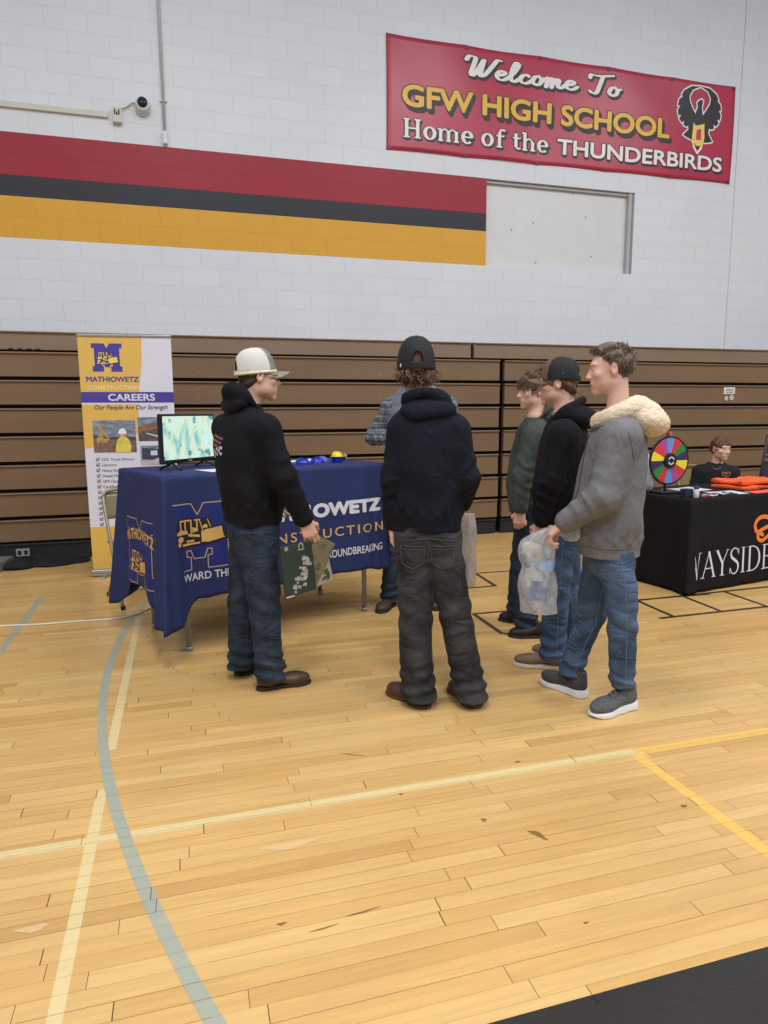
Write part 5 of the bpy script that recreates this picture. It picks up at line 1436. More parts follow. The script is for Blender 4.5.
def cap_hat(parent, c, R, s, mats, brim_dir=1, opening=True, seam=True, name='cap', tilt=0.0, zoff=-.012, hgt=.118, arch=(.40, .30)):
    """baseball cap: mats = (front, back, brim, band)"""
    c = np.array(c, float)
    if tilt:
        ct, st = math.cos(tilt), math.sin(tilt); R = np.array([R[0], R[1] * ct + R[2] * st, R[2] * ct - R[1] * st])
    P = lambda x, y, z: c + s * (R[0] * x + R[1] * (y - .012) + R[2] * (z + .030 + zoff))
    ax, ay = .0855, .106
    NA, NP = 144, 48
    vs, fs, mi = [], [], []
    for j in range(NP + 1):
        ph = j / NP * PI / 2
        for i in range(NA):
            a = 2 * PI * i / NA + PI / 2                      # a = 90 deg is the front
            rr = math.cos(ph) ** .74; zz = math.sin(ph) ** .92
            front = max(0, math.sin(a))
            zt = hgt
            x = ax * rr * math.cos(a); y = ay * rr * math.sin(a) - .004 * (1 - rr); z = zt * zz + .012 * front * rr * zz
            vs.append(P(x, y * brim_dir, z))
    for j in range(NP):
        for i in range(NA):
            a = (2 * PI * (i + .5) / NA + PI / 2) % (2 * PI)
            back = abs(a - 3 * PI / 2)
            ph = (j + .5) / NP
            if opening and back < arch[0] and .10 < ph < .10 + arch[1] * math.sqrt(max(0, 1 - (back / arch[0]) ** 2)): continue
            i2 = (i + 1) % NA
            fs.append((j * NA + i, j * NA + i2, (j + 1) * NA + i2, (j + 1) * NA + i))
            da = abs(a - PI / 2)
            mi.append(0 if da < .95 else 1)
    root = crown = mesh_obj(name, vs, fs, None, parent, True, [mats[0], mats[1]], mi)
    m = crown.modifiers.new('s', 'SOLIDIFY'); m.thickness = .002; m.offset = 1
    # sweat band, seams, button
    mb = MB()
    bq = 1.008 if seam == 'wide' else .985
    band = [P(ax * bq * math.cos(a), ay * bq * math.sin(a) * brim_dir, .006) for a in np.linspace(0, 2 * PI, 49)]
    vs, fs = [], []
    for p in band: vs.append(p - R[2] * .006 * s); vs.append(p + R[2] * .008 * s)
    for i in range(48): fs.append((2 * i, 2 * i + 2, 2 * i + 3, 2 * i + 1))
    bo = mesh_obj('band', vs, fs, mats[3], root, True); m = bo.modifiers.new('s', 'SOLIDIFY'); m.thickness = .0015; m.offset = 1
    for a in (PI / 2, PI / 2 + .95, PI / 2 - .95, PI / 2 + 2.1, PI / 2 - 2.1):
        pp = []
        for ph in np.linspace(.08, PI / 2, 12):
            rr = math.cos(ph) ** .74; zz = math.sin(ph) ** .92; front = max(0, math.sin(a))
            pp.append(P(1.012 * ax * rr * math.cos(a), (1.012 * ay * rr * math.sin(a) - .004 * (1 - rr)) * brim_dir, (hgt * zz + .012 * front * rr * zz) + .001))
        mb.tube(pp, .0032 if seam == 'wide' else .0016, 5, flat=.4 if seam == 'wide' else 1)
    mb.tube([P(0, -.004 * brim_dir, hgt - .001), P(0, -.004 * brim_dir, hgt + .005)], [.007, .004], 10)
    mb.build('panel_seam', mats[3], root, True)
    # brim
    vs, fs = [], []; NB, NR = 22, 7
    for j in range(NR + 1):
        v = j / NR
        for i in range(NB + 1):
            a = -1 + 2 * i / NB; th = a * 1.08
            x = ax * math.sin(th) * (1.0 - .06 * v); y0 = ay * math.cos(th)
            y = y0 + (.076 * v) * math.sqrt(max(0.02, 1 - (a * .96) ** 2)) ** .7
            z = .004 - .034 * (x / ax) ** 2 * (1 + .3 * v) - .006 * v * v
            vs.append(P(x, y * brim_dir, z))
    for j in range(NR):
        for i in range(NB): q = j * (NB + 1) + i; fs.append((q, q + 1, q + NB + 2, q + NB + 1))
    b = mesh_obj('brim', vs, fs, mats[2], root, True); m = b.modifiers.new('s', 'SOLIDIFY'); m.thickness = .003; m.offset = 0
    return root, P


def shoe(parent, heel, toe, kind, mats, name='shoe', L=.29, h=.0035):
    """heel/toe ground points in the person's frame"""
    heel = np.array([heel[0], heel[1], 0.]); toe = np.array([toe[0], toe[1], 0.])
    f = nrm(toe - heel); r_ = np.array([f[1], -f[0], 0.]); u = np.array([0, 0, 1.])
    R = np.array([r_, f, u])
    P = lambda x, y, z: heel + r_ * x + f * y + u * z
    lo = np.minimum(heel, heel + f * L) - [.09, .09, .02]; hi = np.maximum(heel, heel + f * L) + [.09, .09, .20]
    F = Field(lo, hi, h)
    sole_t = {'boot': .018, 'sneaker': .030, 'loafer': .024, 'dark': .018}[kind]
    zt = sole_t
    # upper: heel cup, instep ridge, toe box
    F.ell(P(0, .055, zt + .028), (.033, .050, .045), R, .02)
    F.seg(P(0, .07, zt + .035), P(0, L - .095, zt + .018), (.036, .036), (.044, .024), r_, k=.03)
    F.ell(P(0, L - .082, zt + .012), (.047, .072, .033 if kind != 'boot' else .036), R, .025)
    if kind in ('boot',):
        F.seg(P(0, .062, zt + .05), P(0, .062, .12), (.032, .038), (.032, .038), r_, k=.03)
    elif kind == 'sneaker':
        F.seg(P(0, .06, zt + .045), P(0, .060, zt + .085), (.033, .043), (.034, .048), r_, k=.02)
        F.seg(P(0, .105, zt + .072), P(0, .155, zt + .052), (.018, .012), (.020, .010), r_, k=.015)
        F.ell(P(0, .062, zt + .105), (.026, .038, .026), R, .006, 'sub')
    else:
        F.seg(P(0, .06, zt + .04), P(0, .06, zt + .062), (.032, .045), (.032, .046), r_, k=.02)
        F.ell(P(0, .062, zt + .085), (.025, .040, .024), R, .006, 'sub')
    F.wrinkle(.0016, (30, 30, 22), 3)
    F.cut((0, 0, zt * .7), (0, 0, -1))
    up = np_mesh(name, *F.mesh(), mats[0], parent)
    # sole
    F = Field(lo, hi - [0, 0, .10], h)
    e = .006 if kind in ('sneaker', 'loafer') else .003
    sz = sole_t * 1.5 + .02
    F.seg(P(0, .045, 0), P(0, .12, 0), (.036 + e, sz), (.035 + e, sz), r_, k=0)
    F.seg(P(0, .12, 0), P(-.0, L - .085, 0), (.035 + e, sz), (.048 + e, sz), r_, k=.02)
    F.ell(P(0, L - .078, 0), (.048 + e, .076, sz), R, .01)
    F.ell(P(0, .046, 0), (.036 + e, .046, sz), R, .01)
    top = sole_t
    if kind == 'sneaker':
        F.cut(P(0, .05, sole_t + .008), nrm(u + f * .07)); F.cut(P(0, L, .012), nrm(-u + f * .25))
    else: F.cut((0, 0, top), (0, 0, 1))
    if kind == 'boot':
        F.ell(P(0, .125, -.004), (.07, .030, .016), R, .004, 'sub')
    F.cut((0, 0, .001), (0, 0, -1))
    np_mesh('sole', *F.mesh(), mats[1], up)
    if kind == 'sneaker':
        mb = MB()
        for k_ in range(5):
            y = .108 + k_ * .019; z = zt + .083 - k_ * .0095
            for sg in (-1, 1):
                mb.tube([P(-.024 * sg, y, z - .010), P(0, y + .006, z + .002), P(.024 * sg, y + .012, z - .012)], .0026, 6)
        for sg in (-1, 1):
            mb.tube([tuple(p) for p in [P(0, .108, zt + .086), P(sg * .016, .115, zt + .100), P(sg * .034, .125, zt + .082), P(sg * .018, .128, zt + .075), P(0, .110, zt + .084)]], .0024, 6)
        mb.build('laces', mats[2], up, True)
    return up

def person(base, cfg):
    az = math.atan2(base[0], base[1])
    root = empty('person', (base[0], base[1], 0), -az, cfg['label'], 'person', None)
    hc, hf, hs = np.array(cfg['head'][0], float), cfg['head'][1], cfg['head'][2]
    R = frame_from(hf)
    TS = cfg['torso']; J = cfg['joints']; legs = cfg['legs']
    allp = [np.array(p) for k_, p in J.items()] + [hc + .18, hc - .18] + [np.array([q[1], q[2], q[0]]) for L_ in legs for q in L_]
    lo = np.min(allp, 0) - .22; hi = np.max(allp, 0) + .22; lo[2] = max(lo[2], -.02)
    # ---------------- body
    F = Field(lo, hi, .004)
    build_head(F, hc, R, hs, cfg['neck'], cfg.get('jaw', 1.0), cfg.get('fem', 0))
    F.zloft([(z, x, y, max(.03, a - .03), max(.03, b - .03), th) for z, x, y, a, b, th in TS], k=.03)
    for L_ in legs:
        if cfg.get('seated'):
            for (A, B) in zip(L_[:-1], L_[1:]): F.seg((A[1], A[2], A[0]), (B[1], B[2], B[0]), A[3] - .02, B[3] - .02, k=.02)
        else:
            F.zloft([(z, x, y, max(.028, a - .025), max(.028, b - .025), 0) for z, x, y, a, b in L_], k=.02)
    for s_ in 'LR':
        F.seg(J['sh' + s_], J['el' + s_], .045, .036, k=.02); F.seg(J['el' + s_], J['wr' + s_], .036, .024, k=.01)
        hd = cfg['hands'][s_]
        build_hand(F, J['wr' + s_], *hd)
    body = np_mesh('body', *F.mesh(), cfg.get('skin', M_skin), root)
    tint_body(body, hc, R, hs, [J['wrL'], J['wrR']], cfg.get('scalp', (.16, .15, .15)))
    # ---------------- trousers
    if not cfg.get('seated'):
        jl = [q for L_ in legs for q in L_]
        tz = TS[0][0] + .10
        lo2 = [min(q[1] for q in jl) - .16, min(q[2] for q in jl) - .16, 0]; hi2 = [max(q[1] for q in jl) + .16, max(q[2] for q in jl) + .16, tz + .03]
        F = Field(lo2, hi2, .005)
        for li, L_ in enumerate(legs):
            ph = 1.7 * li + cfg.get('seed', 0)
            ka = cfg.get('kneez', .47)
            def fold(u, v, Z, an, ph=ph):
                lowfold = np.exp(-((Z - .10) / .10) ** 2) * .0085 * (np.sin(95 * Z + 2.2 * np.sin(an + ph) + ph))
                knee = np.exp(-((Z - ka) / .10) ** 2) * .0055 * np.sin(58 * Z + 2.6 * np.sin(an + ph * 2))
                thigh = np.exp(-((Z - .74) / .12) ** 2) * .005 * np.sin(40 * Z + 3.0 * np.sin(an + ph) + 1)
                long_ = .003 * np.sin(3 * an + 6 * Z + ph)
                return -(lowfold + knee + thigh + long_)
            F.zloft(L_ and [(z, x, y, a, b, 0) for z, x, y, a, b in L_], k=.018, fold=fold)
        # seat
        hp = cfg['pelvis']
        F.zloft(hp, k=.035)
        pants = np_mesh('jeans', *F.mesh(), cfg['pants_mat'], root)
        bv = BVHTree.FromObject(pants, bpy.context.evaluated_depsgraph_get()) if False else BVHTree.FromPolygons([v.co.copy() for v in pants.data.vertices], [tuple(p.vertices) for p in pants.data.polygons])
        # outer seams and cuff stitching
        mb = MB()
        for li, L_ in enumerate(legs):
            for sd_ in cfg.get('seam_dirs', [(0, -1)]):
                pts = []
                for z in np.arange(.09, legs[0][-1][0] - .02, .015):
                    xx = np.interp(z, [q[0] for q in L_], [q[1] for q in L_]); yy = np.interp(z, [q[0] for q in L_], [q[2] for q in L_])
                    d = Vector((sd_[0], sd_[1], 0)).normalized(); h_ = bv.ray_cast(Vector((xx, yy, z)), d)
                    if h_[0] is not None: pts.append(h_[0] + d * .0005)
                if len(pts) > 3: mb.tube(pts, .0014, 5)
            z = L_[0][0] + .014; ring = []
            for a in np.linspace(0, 2 * PI, 30):
                d = Vector((math.cos(a), math.sin(a), 0)); h_ = bv.ray_cast(Vector((L_[0][1], L_[0][2], z)), d)
                if h_[0] is not None: ring.append(h_[0] + d * .0005)
            mb.tube(ring, .0012, 5)
        mb.build('seam_stitching', cfg.get('stitch_mat', cfg['pants_mat']), pants, True)
        cfg['_pants'] = (pants, bv)
    # ---------------- top
    zt0 = TS[0][0]; lo3 = [min(min(q[1] for q in TS) - .36, lo[0]), lo[1], zt0 - .03]
    F = Field([lo[0], lo[1], zt0 - .04 if not cfg.get('seated') else lo[2]], [hi[0], hi[1], hc[2] + .02], .005)
    sd0 = cfg.get('seed', 0)
    def tf(u, v, Z, an):
        q = .0055 * np.sin(26 * Z + 2.5 * np.sin(an * 1.0 + sd0) + 1.2 * np.sin(3 * an)) * np.exp(-((Z - zt0 - .16) / .16) ** 2)
        q = q + .0045 * np.sin(3 * an + 9 * Z + sd0) + .0035 * np.sin(5 * an - 12 * Z + 2 * sd0)
        hem = np.exp(-((Z - zt0 - .035) / .030) ** 2) * -.004 + np.exp(-((Z - zt0 - .085) / .02) ** 2) * .006 * np.sin(14 * an + sd0)
        return -(q + hem)
    F.zloft(TS, k=.02, power=2.2, fold=tf)
    sw = cfg.get('sleeve', (.072, .060, .046))
    for s_ in 'LR':
        sh_, el, wr = (np.array(J[k_ + s_]) for k_ in ('sh', 'el', 'wr'))
        ph = sd0 + (0 if s_ == 'L' else 2)
        F.ell(sh_ + np.array([0, 0, -.012]), (.060 * sw[0] / .072,) * 3, None, .075)
        F.seg(sh_ + np.array([0, 0, -.02]), el, sw[0] * .90, sw[1], k=.045, fold=(.006, 11, 1.6, .85, .35, ph))
        F.seg(el, wr + (el - wr) * .06, sw[1], sw[2], k=.018, fold=(.0065, 15, 1.4, .25, .5, ph + 1))
        d = nrm(wr - el)
        F.seg(wr - d * .055, wr - d * .004, sw[2] * .82, sw[2] * .74, k=.006, cap=.3)
        # open the cuff round the wrist
        F.seg(wr - d * .002, wr + d * .04, .024, .028, k=.003, op='sub', cap=.2)
    if cfg.get('collar_cut', True):
        F.seg(np.array(cfg['neck']) + [0, 0, .02], hc, .062, .075, k=.01, op='sub')
    F.wrinkle(.0022, (6, 6, 6), sd0)
    if cfg.get('top_extra'): cfg['top_extra'](F)
    top = np_mesh(cfg.get('top_name', 'hoodie'), *F.mesh(), cfg['top_mat'], root)
    btop = BVHTree.FromPolygons([v.co.copy() for v in top.data.vertices], [tuple(p.vertices) for p in top.data.polygons])
    cfg['_top'] = (top, btop)
    return root, R, top

def hood(parent, c, back, mat, w=.135, d=.10, hz=.075, ring=.034, R2=None, name='hood', noise=.003, seed=1, lift=0):
    """hood lying down: thick ring round the neck and a soft pouch behind. back = unit direction (x, y) of the wearer's back"""
    c = np.array(c, float); b = nrm([back[0], back[1], 0]); s_ = np.array([-b[1], b[0], 0])
    F = Field(c - .30, c + .30, .005)
    R = np.array([s_, b, [0, 0, 1.]])
    F.ell(c + b * d * .62 + [0, 0, -.020], (w * .95, d * .80, hz), np.array([s_, nrm(b + np.array([0, 0, -.55])), nrm(np.array([0, 0, 1.]) + b * .55)]), .03)
    # opening rolls
    pts = [c + s_ * (w * .78) * math.cos(a) + b * (.075 * math.sin(a)) + np.array([0, 0, .012 + .035 * max(0, math.sin(a)) + lift]) for a in np.linspace(-2.5, PI + 2.5 - PI * 0, 22)]
    pts = [c + s_ * (w * .70) * math.cos(a) + b * (.070 * math.sin(a) + .012) + np.array([0, 0, .004 + .066 * math.sin(a) + lift]) for a in np.linspace(-1.35, PI + 1.35, 20)]
    for A, B in zip(pts[:-1], pts[1:]): F.seg(A, B, ring, ring, k=.015)
    F.ell(c - b * .004 + [0, 0, .075 + lift], (.054, .058, .095), R, .015, 'sub')
    sl, X, Y, Z = F.region(F.lo, F.lo + F.n * F.h)
    F.d = F.d + (noise * 3.4 * (np.sin(26 * Z + 16 * (X * s_[0] + Y * s_[1]) ** 2 * 6 + seed) + .7 * np.sin(31 * (X * b[0] + Y * b[1]) + 20 * Z + seed))).astype(np.float32)
    return np_mesh(name, *F.mesh(), mat, parent)

def onto(bv, pts, d, off=.001):
    """drop points on a garment along direction d"""
    d = Vector(d).normalized(); out = []
    for p in pts:
        h_ = bv.ray_cast(Vector(p) - d * .6, d)
        if h_[0] is not None: out.append(h_[0] - d * off)
    return out
def patch_on(bv, name, parent, mat, org, ux, uy, shape, d, off=.0015):
    """print a Flat shape on a garment: org + u*ux + v*uy, dropped along d"""
    org, ux, uy = np.array(org, float), np.array(ux, float), np.array(uy, float); D = Vector(d).normalized(); vs = []
    for u, v in shape.v:
        p = Vector(org + u * ux + v * uy); h_ = bv.ray_cast(p - D * .5, D); vs.append((h_[0] if h_[0] is not None else p) - D * off)
    return mesh_obj(name, vs, shape.f, mat, parent, True)

ang = lambda fx, fy: math.atan2(-fx, fy)          # theta so that the shoulder axis is square to the facing direction

M_jean_dark = garment_mat('denim_dark_blue', srgb(38, 48, 64), .14, .2, 9, .85, 320, srgb(54, 66, 86))
M_jean_black = garment_mat('denim_washed_black', srgb(42, 42, 46), .14, .2, 7, .85, 320, srgb(66, 66, 70))
M_jean_blue = garment_mat('denim_blue', srgb(54, 74, 102), .16, .2, 5, .85, 320, srgb(90, 112, 144))
M_jean_mid = garment_mat('denim_mid_blue', srgb(54, 76, 106), .16, .2, 6, .85, 320, srgb(84, 108, 142))
M_jean_slate = garment_mat('denim_slate', srgb(46, 54, 72), .12, .2, 6, .85, 320)
M_black_fl = garment_mat('black_fleece', srgb(20, 20, 26), .10, .1, 8, .9, 260)
M_navy_fl = garment_mat('blue_black_fleece', srgb(22, 25, 36), .10, .1, 8, .9, 260)
M_grey_fl = garment_mat('grey_marl', srgb(118, 118, 122), .06, .12, 40, .9, 260)
M_green_fl = garment_mat('green_fleece', srgb(70, 78, 74), .08, .2, 8, .9, 260)
M_sherpa = garment_mat('sherpa', srgb(226, 207, 180), .05, .6, 60, .95, 130)
M_boot = simple('boot_leather', srgb(78, 54, 40), .45, .2, 20, .15, 90)
M_sole_d = simple('sole_dark', srgb(40, 32, 30), .7)
M_sole_w = simple('sole_white', srgb(222, 224, 228), .5, .03)
M_stitch = simple('stitch_tan', srgb(140, 128, 112), .8)
def hair_m(key, c1, c2): return simple('hair_' + key, c1, .55, .2, 40, .5, 220, var2=c2, stretch=(1, 1, .25))
M_h_dark = hair_m('dark', srgb(48, 34, 30), srgb(74, 54, 46)); M_h_brown = hair_m('brown', srgb(92, 66, 48), srgb(132, 98, 72))
M_h_ash = hair_m('ash', srgb(104, 88, 74), srgb(134, 116, 98)); M_h_mid = hair_m('mid', srgb(86, 64, 50), srgb(118, 90, 70)); M_h_aub = hair_m('auburn', srgb(84, 50, 40), srgb(110, 70, 56))

# ---- 1: boy in trucker cap and glasses, looking right, holding booklets
b1 = (.36, 3.50); f1 = nrm([.94, .34, 0]); th1 = ang(f1[0], f1[1])
legR = [(.055, .018, -.085, .078, .078), (.12, .014, -.085, .073, .072), (.30, .006, -.09, .074, .074), (.475, .004, -.09, .083, .082), (.65, -.008, -.085, .094, .094), (.84, -.03, -.075, .105, .105)]
legL = [(.055, -.125, .105, .078, .076), (.12, -.122, .10, .074, .072), (.30, -.115, .10, .076, .074), (.45, -.105, .095, .082, .08), (.65, -.085, .085, .094, .094), (.84, -.06, .075, .105, .105)]
P1 = dict(label='person in black hoodie, dark jeans, cream trucker cap and glasses holding booklets', seed=1,
    head=((.006, 0, 1.602), (.96, .24, -.07), .99), neck=(-.045, 0, 1.46), jaw=1.06,
    torso=[(.875, -.042, 0, .172, .140, th1), (.905, -.042, 0, .178, .146, th1), (1.08, -.046, 0, .195, .160, th1), (1.26, -.074, 0, .200, .145, th1), (1.37, -.078, 0, .175, .115, th1), (1.43, -.066, 0, .12, .09, th1), (1.465, -.055, 0, .075, .065, th1)],
    joints=dict(shR=(.035, -.150, 1.355), elR=(.112, -.19, 1.11), wrR=(.208, -.165, .895), shL=(-.165, .15, 1.36), elL=(-.105, .22, 1.12), wrL=(.03, .23, .95)),
    hands=dict(R=((.36, -.02, -.93), (-.1, .95, .1), (.9, 0, .3), .62, .1, .5), L=((.7, 0, -.6), (.2, -.9, 0), (.5, 0, .5), .6)),
    legs=[legR, legL], pelvis=[(.74, -.035, 0, .155, .115, th1), (.80, -.04, 0, .165, .125, th1), (.90, -.042, 0, .165, .13, th1), (.95, -.042, 0, .15, .12, th1)],
    pants_mat=M_jean_dark, top_mat=M_black_fl, stitch_mat=simple('stitch_blue', srgb(56, 70, 96), .8), seam_dirs=[(.35, -1)], sleeve=(.074, .066, .050))
r1, R1, top1 = person(b1, P1)
hood(top1, (-.055, 0, 1.475), -f1, M_black_fl, w=.128, d=.085, hz=.050, ring=.024, seed=2, lift=-.008)
hair_mass(r1, P1['head'][0], R1, .95, M_h_dark, dict(zmin=-.085, nape=1, n=300, len=.02, capz=.045, r=.002, fy=.078, fz=-.02, curl=.1, down=1, lift=.02), 3, .004)
M_capcream = simple('cap_mesh_cream', srgb(206, 200, 178), .8, .04, 10, .2, 260); M_capfr = simple('cap_sage', srgb(128, 134, 122), .8, .22, 30); M_capbr = simple('cap_brim_sage', srgb(132, 140, 120), .8, .2, 26)
cap1, _ = cap_hat(r1, P1['head'][0], R1, .97, (M_capfr, simple('cap_mesh_grey', srgb(208, 208, 202), .85, .04, 10, .2, 300), M_capbr, simple('cap_trim_cream', srgb(226, 216, 184), .8)), seam='wide', tilt=.17, zoff=-.020, hgt=.130)
# glasses
c1 = np.array(P1['head'][0]); Q1 = lambda x, y, z: tuple(c1 + .95 * (R1[0] * x + R1[1] * y + R1[2] * z))
mb = MB()
for sx in (-1, 1):
    mb.tube([Q1(sx * .033 + .024 * math.cos(a), .104 - .004 * abs(math.cos(a)), .002 + .017 * math.sin(a)) for a in np.linspace(0, 2 * PI, 20)], .0022, 6)
mb.tube([Q1(-.010, .106, .006), Q1(0, .110, .008), Q1(.010, .106, .006)], .002, 6)
gl = mb.build('glasses', simple('glasses_black', srgb(24, 22, 28), .3), r1, True)
for sx in (-1, 1):
    t_ = MB(); t_.tube([Q1(sx * .057, .100, .006), Q1(sx * .078, .06, .008), Q1(sx * .086, .0, .010), Q1(sx * .084, -.018, -.006)], .0022, 6); t_.build('temple', simple('glasses_black', srgb(24, 22, 28), .3), gl, True)
# chequered print on the back
bv = P1['_top'][1]; back1 = -f1; side1 = np.array([f1[1], -f1[0], 0])
f = Flat()
for i in range(9):
    for j in range(3):
        if (i + j) % 2 == 0: f.rect(-.14 + i * .024, j * .014, -.14 + (i + 1) * .024, (j + 1) * .014)
f.v = [(a, b - .25 * (a + .1) * .6 + .02 * math.sin(a * 20)) for a, b in f.v]
patch_on(bv, 'chequered_print', top1, simple('print_check', srgb(206, 200, 204), .8), (-.06, 0, 1.225), side1, (0, 0, 1), f, f1)
f = Flat()
for i, (w_, h_) in enumerate([(.20, .016), (.16, .014), (.12, .012)]):
    for q in range(8): f.poly([(-.13 + q * .023 + .006 * i, .052 + i * .022 - q * .004), (-.112 + q * .023 + .006 * i, .050 + i * .022 - q * .004), (-.106 + q * .023 + .006 * i, .064 + i * .020 - q * .004), (-.124 + q * .023 + .006 * i, .066 + i * .020 - q * .004)])
patch_on(bv, 'back_print', top1, simple('print_rose', srgb(150, 92, 98), .8, .2, 40), (-.06, 0, 1.225), side1, (0, 0, 1), f, f1)
shoe(r1, (-.055, -.095), (.245, -.03), 'boot', (M_boot, M_sole_d), 'boot', .30)
shoe(r1, (-.175, .145), (.11, .21), 'boot', (M_boot, M_sole_d), 'boot', .30)

# ---- 2: boy seen from behind in blue-black hoodie
b2 = (1.15, 3.03); f2 = nrm([-.22, .975, 0]); th2 = ang(f2[0], f2[1])
P2 = dict(scalp=(.38, .34, .30), label='person seen from behind in black hoodie, washed black jeans and black cap over curly hair', seed=4,
    head=((-.108, .02, 1.632), (-.10, .97, -.22), .96), neck=(-.085, 0, 1.475),
    torso=[(.865, -.048, 0, .158, .125, th2), (.90, -.048, 0, .166, .130, th2), (1.08, -.040, 0, .176, .14, th2), (1.26, -.045, 0, .178, .135, th2), (1.36, -.052, 0, .158, .115, th2), (1.43, -.065, 0, .11, .09, th2), (1.48, -.078, 0, .075, .07, th2)],
    joints=dict(shL=(-.168, -.01, 1.355), elL=(-.214, -.035, 1.11), wrL=(-.222, .0, .882), shR=(.076, .0, 1.355), elR=(.138, -.03, 1.11), wrR=(.120, .14, .965)),
    hands=dict(L=((.02, .12, -.99), (.95, .1, 0), (.1, .95, 0), .55), R=((-.2, .75, -.35), (-.3, 0, -.95), (-.95, 0, .1), 1.0)),
    legs=[[(.035, -.086, -.062, .086, .092), (.12, -.092, -.055, .082, .084), (.30, -.105, -.04, .080, .080), (.445, -.107, -.03, .083, .082), (.62, -.112, -.015, .090, .094), (.84, -.110, .0, .092, .11)],
          [(.035, .168, -.042, .084, .092), (.12, .152, -.035, .080, .084), (.30, .112, -.02, .078, .080), (.47, .082, -.015, .081, .082), (.62, .052, -.005, .088, .094), (.84, .015, .0, .092, .11)]],
    pelvis=[(.72, -.045, .0, .135, .09, th2), (.78, -.048, .0, .158, .115, th2), (.86, -.048, .0, .160, .122, th2), (.95, -.048, .0, .150, .115, th2)],
    pants_mat=M_jean_black, top_mat=M_navy_fl, stitch_mat=simple('stitch_grey', srgb(74, 74, 76), .8), seam_dirs=[(1, -.3), (-1, -.3)], sleeve=(.066, .058, .045))
r2, R2, top2 = person(b2, P2)
hood(top2, (-.070, .0, 1.450), -f2, M_navy_fl, w=.138, d=.080, hz=.050, ring=.022, seed=5, lift=-.004)
hair_mass(r2, P2['head'][0], R2, .96, M_h_brown, dict(zmin=-.105, nape=1, napew=.088, n=1900, len=.055, capz=-.012, captilt=-.3, r=.0034, curl=.8, down=.6, lift=.55, lockoff=-.008, fy=.075, cuttilt=-.35), 6, .017)
M_capblk = simple('cap_black', srgb(26, 26, 32), .8, .06, 20, .25, 200)
cap2, CP2 = cap_hat(r2, P2['head'][0], R2, 1.04, (M_capblk, M_capblk, M_capblk, M_capblk), tilt=.22, zoff=-.046, hgt=.147, arch=(.30, .22))
mb = MB(); mb.box(tuple(CP2(-.072, -.062, .016)), (.006, .006, .016), bev=.002); mb.build('side_tag', M_sole_w, cap2)
# back pockets, yoke and belt line
pants2, bvp = P2['_pants']
mb = MB()
for cx, sl_ in ((-.118, .10), (.022, -.02)):
    pts = [(cx - .058, -.5, .800), (cx - .050, -.5, .715), (cx, -.5, .690), (cx + .050, -.5, .715), (cx + .058, -.5, .800), (cx - .058, -.5, .800)]
    dense = []
    for A, B in zip(pts[:-1], pts[1:]):
        for k_ in range(8): dense.append(tuple(np.array(A) + (np.array(B) - np.array(A)) * k_ / 8))
    mb.tube(onto(bvp, dense, (0, 1, 0)), .0024, 5)
    mb.tube(onto(bvp, [(x, -.5, .786) for x in np.linspace(cx - .056, cx + .056, 10)], (0, 1, 0)), .002, 5)
mb.tube(onto(bvp, [(x, -.5, .838 - .10 * abs(x + .048)) for x in np.linspace(-.19, .095, 20)], (0, 1, 0)), .002, 5)
mb.tube(onto(bvp, [(-.046, -.5, z) for z in np.linspace(.70, .86, 12)], (0, 1, 0)), .002, 5)
mb.build('pocket_stitching', simple('stitch_grey', srgb(74, 74, 76), .8), pants2, True)
M_brown_sh = simple('shoe_brown', srgb(80, 56, 46), .45, .15, 20, .15, 90)
shoe(r2, (-.035, -.115), (-.262, .105), 'boot', (M_brown_sh, simple('sole_red', srgb(96, 48, 36), .6)), 'boot', .305)
shoe(r2, (.205, -.095), (.075, .16), 'boot', (M_brown_sh, simple('sole_red', srgb(96, 48, 36), .6)), 'boot', .295)

# ---- 3: tall boy on the right, grey hoodie with sherpa hood
b3 = (1.87, 2.80); f3 = nrm([-.98, -.10, 0]); th3 = ang(f3[0], f3[1])
P3 = dict(fem=.88, label='person in grey hoodie with cream sherpa hood and blue jeans holding a clear bag', seed=7,
    head=((.036, 0, 1.612), (-.985, -.06, -.10), .95), neck=(.074, 0, 1.435), collar_cut=True,
    torso=[(.748, .058, 0, .168, .136, th3), (.78, .055, 0, .175, .142, th3), (.86, .046, 0, .180, .158, th3), (1.02, .055, 0, .185, .160, th3), (1.18, .068, 0, .19, .150, th3), (1.29, .072, 0, .185, .130, th3), (1.37, .080, 0, .16, .105, th3), (1.425, .085, 0, .08, .075, th3)],
    joints=dict(shL=(.092, -.155, 1.318), elL=(.020, -.215, 1.045), wrL=(-.140, -.180, .915), shR=(.07, .155, 1.32), elR=(.09, .19, 1.05), wrR=(.07, .17, .84)),
    hands=dict(L=((-.75, .05, -.62), (.5, .2, -.85), (-.3, .95, .3), .85, .06, .6), R=((-.8, 0, -.5), (0, -.9, -.1), (-.3, 0, .9), .8)),
    legs=[[(.118, .142, -.055, .056, .060), (.16, .142, -.058, .060, .063), (.30, .138, -.07, .063, .064), (.47, .132, -.085, .070, .070), (.60, .118, -.085, .080, .080), (.78, .085, -.070, .084, .082)],
          [(.100, -.095, .075, .057, .060), (.14, -.088, .075, .060, .062), (.25, -.060, .078, .062, .064), (.40, -.005, .08, .070, .070), (.56, .012, .08, .082, .080), (.78, .035, .068, .084, .082)]],
    pelvis=[(.66, .065, .0, .13, .09, th3), (.72, .062, 0, .145, .112, th3), (.80, .06, 0, .148, .115, th3), (.88, .06, 0, .14, .11, th3)],
    pants_mat=M_jean_blue, top_mat=M_grey_fl, stitch_mat=simple('stitch_light', srgb(108, 130, 164), .8), kneez=.44, seam_dirs=[(.3, -1)], sleeve=(.078, .074, .052))
r3, R3, top3 = person(b3, P3)
